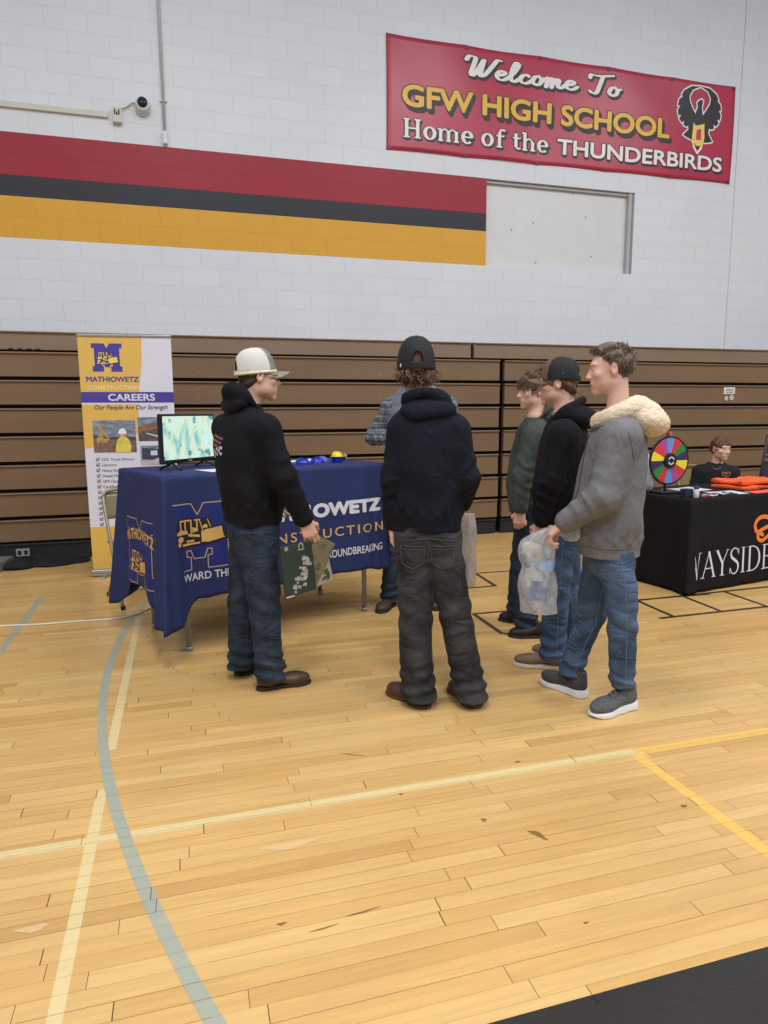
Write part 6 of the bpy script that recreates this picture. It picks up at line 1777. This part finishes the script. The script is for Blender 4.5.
# sherpa hood: fluffy lining folded out, grey shell beneath
h3 = hood(top3, (.090, .0, 1.405), (1, .02, 0), M_grey_fl, w=.125, d=.10, hz=.050, ring=.020, seed=8, name='hood', lift=-.035)
F = Field([-.12, -.28, 1.20], [.42, .28, 1.62], .005)
F.ell((.192, 0, 1.380), (.112, .140, .074), np.array([[.95, 0, -.3], [0, 1, 0], [.3, 0, .95]]), .03)
pts = [(.075 - .085 * math.cos(a), .112 * math.sin(a), 1.405 - .040 * math.cos(a) * 1.0 + .0) for a in np.linspace(.25, 2 * PI - .25, 24)]
for A, B in zip(pts[:-1], pts[1:]): F.seg(A, B, .040, .040, k=.02)
F.ell((.150, 0, 1.428), (.10, .115, .046), None, .03)
F.seg((.085, 0, 1.30), (.055, 0, 1.60), .060, .072, k=.012, op='sub')
sl, X, Y, Z = F.region(F.lo, F.lo + F.n * F.h)
F.d = F.d + (.0035 * np.sin(95 * X + 3 * np.sin(60 * Z)) * np.sin(90 * Y + 2 * np.sin(70 * X)) * np.sin(88 * Z + 2 * np.sin(50 * Y))).astype(np.float32)
np_mesh('hood_lining', *F.mesh(), M_sherpa, h3)
mb = MB()
for sy in (-1, 1):
    mb.tube(smooth_pts([(-.030, sy * .055, 1.335), (-.018, sy * .105, 1.352), (.035, sy * .150, 1.358), (.095, sy * .150, 1.335), (.135, sy * .130, 1.305)], 5), [.013] * 21, 10)
mb.build('hood_rim', M_grey_fl, h3, True)
bv = P3['_top'][1]
mb = MB(); mb.tube(onto(bv, [(-.045 - .03 * (1.35 - z), -.045, z) for z in np.linspace(1.33, .80, 30)], (.95, .35, 0)), .0035, 6); mb.build('zipper', simple('zip_grey', srgb(84, 84, 88), .5, metal=.4), top3, True)
mb = MB(); mb.tube(onto(bv, [(x, -.5, .800 + .0 * x) for x in np.linspace(-.06, .17, 16)], (0, 1, 0), .0005), .0022, 5)
mb.tube(onto(bv, [(.115 + .03 * math.sin(q), -.6, 1.335 - q * .10) for q in np.linspace(0, 1.2, 12)], (0, 1, 0), .0005), .0022, 5)
mb.build('seam', simple('seam_grey', srgb(98, 98, 102), .9), top3, True)
hair_mass(r3, P3['head'][0], R3, .95, M_h_ash, dict(zmin=-.035, n=2600, len=.030, r=.0020, curl=.16, down=.55, fwd=1.3, lift=-.03, mess=.26, quiff=1, fringe=1, fy=.066, fz=-.050, fh=.098, cuttilt=-.9), 11, .006)
M_knit = simple('shoe_grey_knit', srgb(92, 94, 100), .85, .25, 90, .5, 300)
shoe(r3, (.215, .005), (.02, -.185), 'sneaker', (M_knit, M_sole_w, simple('lace_grey', srgb(70, 72, 78), .8)), 'sneaker', .295)
shoe(r3, (-.012, .020), (-.252, .200), 'sneaker', (simple('shoe_dark_knit', srgb(70, 70, 74), .85, .25, 90, .5, 300), M_sole_w, simple('lace_grey', srgb(70, 72, 78), .8)), 'sneaker', .30)

# ---- 4: boy in black hoodie and brown-fronted cap
b4 = (1.93, 3.32); f4 = nrm([-.97, .2, 0]); th4 = ang(f4[0], f4[1])
P4 = dict(label='person in black hoodie, blue jeans and black cap with brown front, facing left', seed=10,
    head=((.012, 0, 1.570), (-.98, .12, -.08), .95), neck=(.050, 0, 1.415),
    torso=[(.785, .045, 0, .160, .130, th4), (.82, .045, 0, .172, .142, th4), (.95, .042, 0, .182, .150, th4), (1.12, .050, 0, .19, .140, th4), (1.25, .060, 0, .19, .125, th4), (1.34, .062, 0, .165, .105, th4), (1.40, .058, 0, .08, .075, th4)],
    joints=dict(shL=(.045, -.150, 1.305), elL=(-.015, -.195, 1.05), wrL=(-.050, -.165, .835), shR=(.07, .16, 1.31), elR=(.08, .21, 1.05), wrR=(.05, .18, .84)),
    hands=dict(L=((-.25, .05, -.95), (.3, .9, 0), (-.9, 0, .2), .65), R=((-.5, 0, -.8), (0, -.9, 0), (-.8, 0, .4), .7)),
    legs=[[(.055, .034, -.075, .074, .074), (.12, .034, -.075, .070, .070), (.30, .036, -.078, .070, .070), (.45, .038, -.08, .075, .075), (.62, .042, -.08, .084, .086), (.80, .045, -.07, .098, .098)],
          [(.055, .135, .105, .070, .072), (.12, .132, .105, .068, .070), (.30, .115, .10, .070, .070), (.45, .10, .095, .075, .075), (.62, .08, .085, .084, .086), (.80, .05, .07, .098, .098)]],
    pelvis=[(.68, .05, .0, .13, .09, th4), (.74, .048, 0, .150, .115, th4), (.84, .048, 0, .152, .125, th4), (.90, .048, 0, .14, .12, th4)],
    pants_mat=M_jean_mid, top_mat=M_black_fl, stitch_mat=simple('stitch_light', srgb(108, 130, 164), .8), seam_dirs=[(.2, -1)])
r4, R4, top4 = person(b4, P4)
hood(top4, (.058, .0, 1.415), (1, -.1, 0), M_black_fl, w=.128, d=.12, hz=.062, ring=.026, seed=12)
hair_mass(r4, P4['head'][0], R4, .95, M_h_mid, dict(zmin=-.075, nape=1, n=700, len=.05, capz=.045, r=.0032, curl=.5, down=.9, lift=.12, lockoff=.055, fy=.070), 13, .013)
M_capbrn = simple('cap_brown', srgb(112, 84, 66), .8, .05, 20, .2, 200)
cap_hat(r4, P4['head'][0], R4, .98, (M_capbrn, M_capblk, M_capbrn, M_capblk), tilt=.12, zoff=-.012, hgt=.122)
M_tan_sh = simple('shoe_tan', srgb(122, 98, 76), .7, .12, 20, .3, 160)
shoe(r4, (.108, -.065), (-.188, -.068), 'loafer', (M_tan_sh, simple('sole_cream', srgb(206, 198, 182), .6)), 'shoe', .30)
shoe(r4, (.20, .095), (-.09, .13), 'loafer', (M_tan_sh, simple('sole_cream', srgb(206, 198, 182), .6)), 'shoe', .30)

# ---- 5: boy in green hoodie
b5 = (2.07, 3.93); f5 = nrm([-.92, -.30, 0]); th5 = ang(f5[0], f5[1])
P5 = dict(label='person in dark green hoodie and black shoes standing farthest left of the three facing left', seed=14,
    head=((.056, 0, 1.550), (-.93, -.30, -.08), .94), neck=(.075, 0, 1.395),
    torso=[(.785, .050, 0, .150, .125, th5), (.82, .048, 0, .165, .135, th5), (.95, .046, 0, .175, .140, th5), (1.12, .054, 0, .18, .130, th5), (1.23, .06, 0, .18, .115, th5), (1.32, .068, 0, .15, .095, th5), (1.385, .075, 0, .075, .07, th5)],
    joints=dict(shL=(.075, -.150, 1.285), elL=(-.005, -.200, 1.03), wrL=(-.010, -.215, .825), shR=(.04, .15, 1.285), elR=(.03, .20, 1.03), wrR=(.02, .18, .83)),
    hands=dict(L=((-.05, -.1, -.98), (.2, .9, 0), (-.9, 0, .1), 1.0, .05, .7), R=((-.3, -.5, -.6), (.9, -.2, 0), (0, 0, .9), .9)),
    legs=[[(.05, .03, -.12, .066, .068), (.12, .03, -.12, .066, .068), (.40, .02, -.10, .070, .072), (.62, .03, -.085, .080, .084), (.80, .045, -.07, .094, .094)],
          [(.05, -.02, .12, .066, .068), (.12, -.015, .12, .066, .068), (.40, .0, .10, .070, .072), (.62, .025, .085, .080, .084), (.80, .045, .07, .094, .094)]],
    pelvis=[(.68, .05, .0, .125, .09, th5), (.74, .048, 0, .142, .11, th5), (.84, .048, 0, .145, .118, th5), (.90, .048, 0, .14, .115, th5)],
    pants_mat=M_jean_slate, top_mat=M_green_fl, seam_dirs=[(0, -1)])
r5, R5, top5 = person(b5, P5)
hood(top5, (.075, .0, 1.395), -f5, M_green_fl, w=.120, d=.085, hz=.05, ring=.022, seed=15)
hair_mass(r5, P5['head'][0], R5, .94, M_h_mid, dict(zmin=-.06, n=1600, len=.050, r=.0026, curl=.20, down=1.0, fwd=.6, lift=.0, mess=.2, fringe=1, fy=.064, fz=-.060, fh=.082), 16, .014)
bv = P5['_top'][1]
mb = MB()
for dy in (-.02, .02): mb.tube(onto(bv, [(-.03, -.035 + dy * 1.2, z) for z in np.linspace(1.33, 1.16, 10)], (.85, .45, 0), .002), .0028, 6)
mb.build('drawstring', simple('cord_dark_green', srgb(34, 46, 40), .8), top5, True)
M_blk_sh = simple('shoe_black', srgb(24, 22, 26), .6, .08, 20)
shoe(r5, (.205, -.135), (-.05, -.170), 'dark', (M_blk_sh, M_sole_d), 'shoe', .28)
shoe(r5, (.13, .150), (-.135, .165), 'dark', (M_blk_sh, M_sole_d), 'shoe', .28)

# ---- 6: man in grey vest and plaid sleeves behind the table corner
b6 = (1.58, 4.62); f6 = nrm([-.30, -.95, 0]); th6 = ang(f6[0], f6[1])
def plaid_mat():
    m, nt, b = new_mat('plaid_shirt')
    tc = N(nt, 'ShaderNodeTexCoord'); sp = N(nt, 'ShaderNodeSeparateXYZ'); nt.links.new(tc.outputs['Object'], sp.inputs[0])
    def stripes(sock, w, duty): return math_n(nt, 'GREATER_THAN', math_n(nt, 'FRACT', math_n(nt, 'DIVIDE', sock, w)), 1 - duty)
    xy = math_n(nt, 'ADD', sp.outputs[0], sp.outputs[1])
    c = mixc(nt, math_n(nt, 'MULTIPLY', stripes(sp.outputs[2], .024, .45), .7), srgb(120, 124, 134), srgb(58, 62, 74))
    c = mixc(nt, math_n(nt, 'MULTIPLY', stripes(xy, .024, .45), .6), c, srgb(50, 54, 66))
    c = mixc(nt, math_n(nt, 'MULTIPLY', stripes(sp.outputs[2], .048, .10), .6), c, srgb(180, 184, 190))
    nt.links.new(c, b.inputs['Base Color']); b.inputs['Roughness'].default_value = .85
    return m
P6 = dict(label='person in plaid shirt and grey quilted vest, mostly hidden behind the curly-haired person', seed=17, top_name='plaid_shirt',
    head=((.0, -.03, 1.765), (-.35, -.93, -.12), .96), neck=(.012, .0, 1.615),
    torso=[(.92, .01, 0, .180, .125, th6), (1.05, .01, 0, .185, .13, th6), (1.30, .015, 0, .205, .135, th6), (1.44, .016, 0, .21, .12, th6), (1.53, .017, 0, .175, .10, th6), (1.59, .018, 0, .105, .08, th6), (1.63, .018, 0, .06, .06, th6)],
    joints=dict(shR=(-.180, .03, 1.475), elR=(-.305, .07, 1.245), wrR=(-.130, -.10, 1.235), shL=(.23, -.03, 1.475), elL=(.285, .02, 1.20), wrL=(.15, -.16, 1.13)),
    hands=dict(R=((.9, -.3, .1), (0, .5, -.8), (0, -.5, .7), .7), L=((-.8, -.4, .1), (0, .5, -.8), (0, -.5, .7), .7)),
    legs=[[(.05, -.185, .02, .072, .074), (.12, -.182, .02, .070, .072), (.40, -.155, .015, .075, .078), (.65, -.12, .01, .088, .09), (.93, -.085, .0, .10, .105)],
          [(.05, .160, .09, .072, .074), (.12, .158, .09, .070, .072), (.40, .145, .07, .075, .078), (.65, .12, .04, .088, .09), (.93, .095, .0, .10, .105)]],
    pelvis=[(.80, .0, .0, .15, .10, th6), (.88, .0, 0, .17, .12, th6), (.98, .01, 0, .17, .12, th6), (1.03, .01, 0, .16, .115, th6)],
    pants_mat=M_jean_dark, top_mat=plaid_mat(), seam_dirs=[(0, -1)], sleeve=(.066, .060, .046))
r6, R6, top6 = person(b6, P6)
F = Field([-.35, -.3, .90], [.38, .3, 1.66], .005)
def vf(u, v, Z, an): return -.006 * np.abs(np.cos(PI * (Z - .9) / .075)) ** .5 + .004
F.zloft([(z, x, y, a + .022, b + .024, th) for z, x, y, a, b, th in P6['torso'][:-1]] + [(1.625, .017, 0, .09, .085, th6)], fold=vf, power=2.2)
F.seg((.018, -.0, 1.52), (.018, -.03, 1.74), (.060, .06), (.085, .08), k=.01, op='sub')
for s_ in 'RL': F.seg(np.array(P6['joints']['sh' + s_]) * [1, 1, 1] + [-.03 if s_ == 'R' else .03, 0, -.01], np.array(P6['joints']['el' + s_]), .056, .075, k=.006, op='sub')
F.seg((-.04, -.30, 1.02), (-.02, -.10, 1.60), (.022, .1), (.05, .1), (1, 0, 0), k=.006, op='sub')
np_mesh('quilted_vest', *F.mesh(), simple('vest_grey', srgb(112, 120, 132), .7, .06, 8, .1, 90), r6)
hair_mass(r6, P6['head'][0], R6, 1.0, M_h_mid, dict(zmin=-.05, n=350, len=.03, r=.003, curl=.3, down=.4, lift=.2, fy=.078, fz=-.03), 18, .008)
shoe(r6, (-.165, .085), (-.265, -.195), 'dark', (simple('shoe_dbrown', srgb(66, 52, 44), .5, .15, 20), M_sole_d), 'shoe', .295)
shoe(r6, (.175, .165), (.145, -.12), 'dark', (simple('shoe_dbrown', srgb(66, 52, 44), .5, .15, 20), M_sole_d), 'shoe', .29)

# ---- 7: seated person behind the black table
b7 = (5.15, 5.68); f7 = nrm([.15, -.985, 0]); th7 = ang(f7[0], f7[1])
P7 = dict(label='person with pulled-back auburn hair in a black top seated behind the black table', seed=20, seated=1, fem=1, top_name='black_top', jaw=.82,
    head=((.035, -.05, 1.045), (.66, -.75, -.10), .95), neck=(.01, -.01, .895), skin=skin_mat('skin_light', srgb(226, 184, 166)),
    torso=[(.44, 0, .04, .165, .13, th7), (.58, 0, .02, .150, .115, th7), (.72, 0, .0, .155, .115, th7), (.81, .0, -.01, .165, .10, th7), (.87, .0, -.01, .13, .080, th7), (.905, .005, -.01, .06, .055, th7)],
    joints=dict(shR=(-.155, -.01, .825), elR=(-.205, -.05, .58), wrR=(-.12, -.17, .60), shL=(.165, -.01, .825), elL=(.215, -.05, .58), wrL=(.12, -.17, .60)),
    hands=dict(R=((.6, -.7, -.1), (0, 0, -1), (.6, .3, 0), .5), L=((-.6, -.7, -.1), (0, 0, -1), (-.6, .3, 0), .5)),
    legs=[[(.08, -.13, -.05, .05), (.50, -.13, -.15, .068), (.50, -.10, .06, .095)], [(.08, .13, -.05, .05), (.50, .13, -.15, .068), (.50, .10, .06, .095)]],
    top_mat=simple('tee_black', srgb(20, 20, 25), .85, .08, 9, .1, 200), sleeve=(.060, .052, .040))
r7, R7, top7 = person(b7, P7)
F = Field([-.35, -.6, .03], [.35, .25, .72], .006)
for L_ in P7['legs']:
    for A, B in zip(L_[:-1], L_[1:]): F.seg((A[1], A[2], A[0]), (B[1], B[2], B[0]), A[3] + .012, B[3] + .008, k=.02)
F.ell((0, .05, .52), (.17, .13, .10), None, .03); F.cut((0, 0, .10), (0, 0, -1))
np_mesh('trousers', *F.mesh(), M_jean_slate, r7)
for sx in (-1, 1): shoe(r7, (sx * .13, .04), (sx * .14, -.20), 'dark', (M_blk_sh, M_sole_d), 'shoe', .25)
hair_mass(r7, P7['head'][0], R7, .93, M_h_aub, dict(zmin=-.080, nape=1, n=260, lockfront=.03, len=.05, r=.0024, curl=.0, down=.35, fwd=-1.4, lift=-.04, mess=.06, fy=.060, fz=-.050, fh=.086, cuttilt=-.2), 21, .012)
c7 = np.array(P7['head'][0]); F = Field(c7 - .2, c7 + .2, .005); F.ell(c7 - R7[1] * .108 - R7[2] * .02, (.036, .036, .034), None, 0); np_mesh('hair_bun', *F.mesh(), M_h_aub, r7)
bv = P7['_top'][1]
f = Flat(); f.line(smooth_pts([(.01, .0), (-.015, .012), (-.02, .03), (0, .04), (.015, .02), (.03, .04), (.05, .03), (.045, .01), (.02, .0)]), .007); f.rect(-.015, -.022, .05, -.014)
patch_on(bv, 'chest_logo', top7, simple('print_orange_s', srgb(196, 110, 70), .7), (.085, 0, .775), (1, 0, 0), (0, 0, 1), f, (0, 1, 0))
mb = MB(); mb.tube([(.01 + .052 * math.cos(a), -.055 + .03 * math.sin(a) - .02, .868 - .03 * (1 - abs(math.cos(a)))) for a in np.linspace(PI, 2 * PI, 12)], .0015, 5); mb.build('necklace', M_metal, r7, True)

# ------------------------------------------------------------------ what they carry
def to_world(base, p):
    az = math.atan2(base[0], base[1]); c_, s_ = math.cos(az), math.sin(az)
    return (base[0] + p[0] * c_ + p[1] * s_, base[1] - p[0] * s_ + p[1] * c_, p[2])
def booklet(p, w, h, yaw, tilt, swing, cover, key, label, img):
    r = empty('booklet', to_world(b1, p), 0, label, 'booklet', 'booklets held by the person in the trucker cap')
    r.rotation_euler = (tilt, swing, -math.atan2(b1[0], b1[1]) + yaw)
    mb = MB(); mb.box((0, 0, 0), (w - .003, .006, h - .003)); mb.build('pages', M_paper, r)
    mb = MB()
    for sy in (-1, 1): mb.box((0, sy * .0038, 0), (w, .0012, h))
    mb.box((-w / 2, 0, 0), (.0012, .0084, h)); mb.build('cover', cover, r)
    mp = lambda u, v, l=0: (u, -.0046 - l, v)
    if img == 'front':
        rs = random.Random(4)
        for nm, col, q in (('cover_photo_dark', srgb(60, 66, 62), 20), ('cover_photo_light', srgb(168, 172, 166), 24)):
            f = Flat()
            for k_ in range(q):
                t = rs.random(); cx = -.02 + .075 * t + rs.uniform(-.03, .03) * (1 - t * .4); cz = -.105 + .14 * t + rs.uniform(-.02, .02); s_ = rs.uniform(.006, .014)
                cx = min(max(cx, -w / 2 + s_ + .004), w / 2 - s_ - .004)
                f.poly([(cx - s_, cz - s_ * .6), (cx + s_ * .9, cz - s_), (cx + s_, cz + s_ * .7), (cx - s_ * .6, cz + s_)])
            f.build(nm, simple(nm, col, .5, .3, 60), r, mp, .0004 if 'dark' in nm else .0008)
        f = Flat(); f.disc(-.055, .115, .011); f.build('round_badge', simple('badge_sage', srgb(140, 164, 130), .5), r, mp, .0006)
        f = Flat(); f.line([(.015, .105), (.015, .118), (.026, .130), (.037, .118), (.037, .105)], .004); f.rect(.008, .094, .044, .098); f.build('cover_mark', simple('mark_pale', srgb(196, 206, 190), .5), r, mp, .0006)
        f = Flat(); f.rect(-.085, -.130, -.04, -.124); f.build('cover_text_line', M_paper, r, mp, .0006)
    else:
        f = Flat()
        rs = random.Random(9)
        for k_ in range(16):
            cx, cz, s_ = rs.uniform(-w / 2 + .018, w / 2 - .018), rs.uniform(-h / 2 + .02, h / 2 - .02), rs.uniform(.006, .016)
            f.poly([(cx - s_, cz - s_), (cx + s_ * .8, cz - s_ * .6), (cx + s_, cz + s_), (cx - s_ * .5, cz + s_ * .8)])
        f.build('printed_picture', simple('pic_' + key, srgb(90, 104, 72), .5, .4, 40), r, mp, .0006)
    return r
booklet((.172, -.195, .655), .175, .255, .45, 0, -.10, simple('cover_green', srgb(44, 62, 54), .35, .06), 'green', 'dark green booklet with a black and white cover photo, held nearest the hoodie', 'front')
booklet((.262, -.140, .675), .125, .255, .45, 0, -.38 + .9, simple('cover_olive', srgb(128, 122, 96), .4, .2, 20), 'olive', 'narrow olive and brown folded leaflet fanned out behind the green booklet', 'x')
booklet((.285, -.114, .665), .11, .23, .45, 0, -.22, simple('cover_cream', srgb(186, 180, 160), .4, .1, 20), 'cream', 'pale leaflet with greenery picture, rightmost of the fan in the hand', 'x')

# clear bag hanging from the grey-hooded boy's hand
hb = to_world(b3, (-.235, -.165, 0)); az3 = -math.atan2(b3[0], b3[1])
bagc = plastic_bag('plastic_bag', hb, az3, [(.478, -.010, 0, .082, .040, 0), (.50, -.012, 0, .090, .055, 0), (.60, -.020, 0, .088, .06, 0), (.70, -.022, 0, .078, .05, .0), (.775, -.030, 0, .086, .038, 0), (.83, -.020, 0, .080, .022, 0), (.865, .010, 0, .045, .022, 0), (.885, .035, 0, .022, .018, 0)], M_bagc,
    'clear plastic carrier bag with blue and white items hanging from the grey hoodie person', 31, extra=lambda F: (F.ell((.125, .02, .865), (.052, .03, .042), None, .012), F.seg((.035, 0, .885), (.10, .01, .865), .016, .02, k=.01)))
def carried(name, cx, cy, z, size, rot, mat, label, cat, bev=.008):
    c_, s_ = math.cos(az3), math.sin(az3); mb = MB(); mb.box((0, 0, 0), size, bev=bev); o = mb.build(name, mat); o.location = (hb[0] + cx * c_ - cy * s_, hb[1] + cx * s_ + cy * c_, z); o.rotation_euler = (rot, rot * .7, az3 + rot)
    return tag(o, label, cat)
carried('blue_card', -.010, -.020, .585, (.085, .012, .10), .12, simple('card_blue', srgb(56, 84, 160), .5, .2, 30), 'blue printed card box low inside the clear bag', 'box', .003)
o = carried('white_box', -.035, .012, .645, (.08, .035, .09), -.15, simple('box_white', srgb(214, 214, 214), .5), 'white carton behind the blue card inside the clear bag', 'box')
carried('tissue_bundle', -.055, .004, .785, (.085, .045, .06), .2, simple('tissue', srgb(216, 212, 200), .8, .05, 30, .5, 60), 'off-white tissue bundle at the top left inside the clear bag', 'bundle', .02)
carried('sky_blue_cup', .012, .0, .705, (.09, .045, .05), -.25, simple('cup_sky', srgb(110, 160, 204), .4), 'sky blue cup lying on its side inside the clear bag', 'cup', .018)
f = Flat()
q = text_shape('STOP', .03).fit(-.040, .040, .0, .03)
# bag of the boy seen from behind
hb2 = to_world(b2, (.128, .235, 0)); az2 = -math.atan2(b2[0], b2[1])
plastic_bag('plastic_bag', hb2, az2, [(.525, .012, 0, .055, .03, 0), (.56, .008, 0, .064, .04, 0), (.70, .004, 0, .066, .036, 0), (.84, .0, 0, .068, .028, 0), (.905, -.002, 0, .066, .018, 0)], film_mat('milky_film', srgb(220, 214, 210), .45),
    'milky white plastic bag hanging beside the person in washed black jeans', 33, crumple=.003)
c_, s_ = math.cos(az2), math.sin(az2); mb = MB(); mb.box((0, 0, 0), (.05, .02, .12), bev=.004); o = mb.build('blue_packet', simple('packet_blue', srgb(70, 120, 190), .5, .2, 30)); o.location = (hb2[0] + .005 * c_, hb2[1] + .005 * s_, .61); o.rotation_euler = (0, 0, az2)
tag(o, 'blue packet at the bottom of the milky plastic bag', 'packet')

# ================================================================== LIGHT AND CAMERA
w = bpy.data.worlds.new('World'); scene.world = w; w.use_nodes = True
bg = w.node_tree.nodes['Background']; bg.inputs[0].default_value = (.86, .92, 1.0, 1); bg.inputs[1].default_value = .36
def gym_light(x, y, z, sx, sy, power, col=(1, .985, .96)):
    l = bpy.data.lights.new('gym_light', 'AREA'); l.shape = 'RECTANGLE'; l.size = sx; l.size_y = sy; l.energy = power; l.color = col
    o = bpy.data.objects.new('gym_light', l); COL.objects.link(o); o.location = (x, y, z); return o
for x in (-4.5, 0.0, 4.5, 9.0):
    for y in (-4.2, -1.0, 2.4):
        gym_light(x, y, 7.8, 1.3, .7, 136 if x > -2 else 92)

cam = bpy.data.cameras.new('Camera'); co = bpy.data.objects.new('Camera', cam); COL.objects.link(co)
scene.camera = co
yaw, pitch, roll = math.radians(16.2), math.radians(-8.31), math.radians(-.293)
Fv = Vector((math.sin(yaw) * math.cos(pitch), math.cos(yaw) * math.cos(pitch), math.sin(pitch)))
rv = Vector((math.cos(yaw), -math.sin(yaw), 0)); uv = rv.cross(Fv)
Rv = rv * math.cos(roll) + uv * math.sin(roll); Uv = -rv * math.sin(roll) + uv * math.cos(roll)
co.matrix_world = Matrix(((Rv.x, Uv.x, -Fv.x, 0), (Rv.y, Uv.y, -Fv.y, 0), (Rv.z, Uv.z, -Fv.z, 1.42), (0, 0, 0, 1)))
cam.sensor_fit = 'VERTICAL'; cam.sensor_height = 24; cam.lens = 681.4 / 1024 * 24
cam.clip_start = .05; cam.clip_end = 100
scene.view_settings.view_transform = 'Standard'; scene.view_settings.look = 'None'
scene.view_settings.exposure = 0; scene.view_settings.gamma = 1
try: scene.view_settings.use_curve_mapping = False
except Exception: pass
scene.cycles.use_denoising = True
scene.cycles.max_bounces = 6
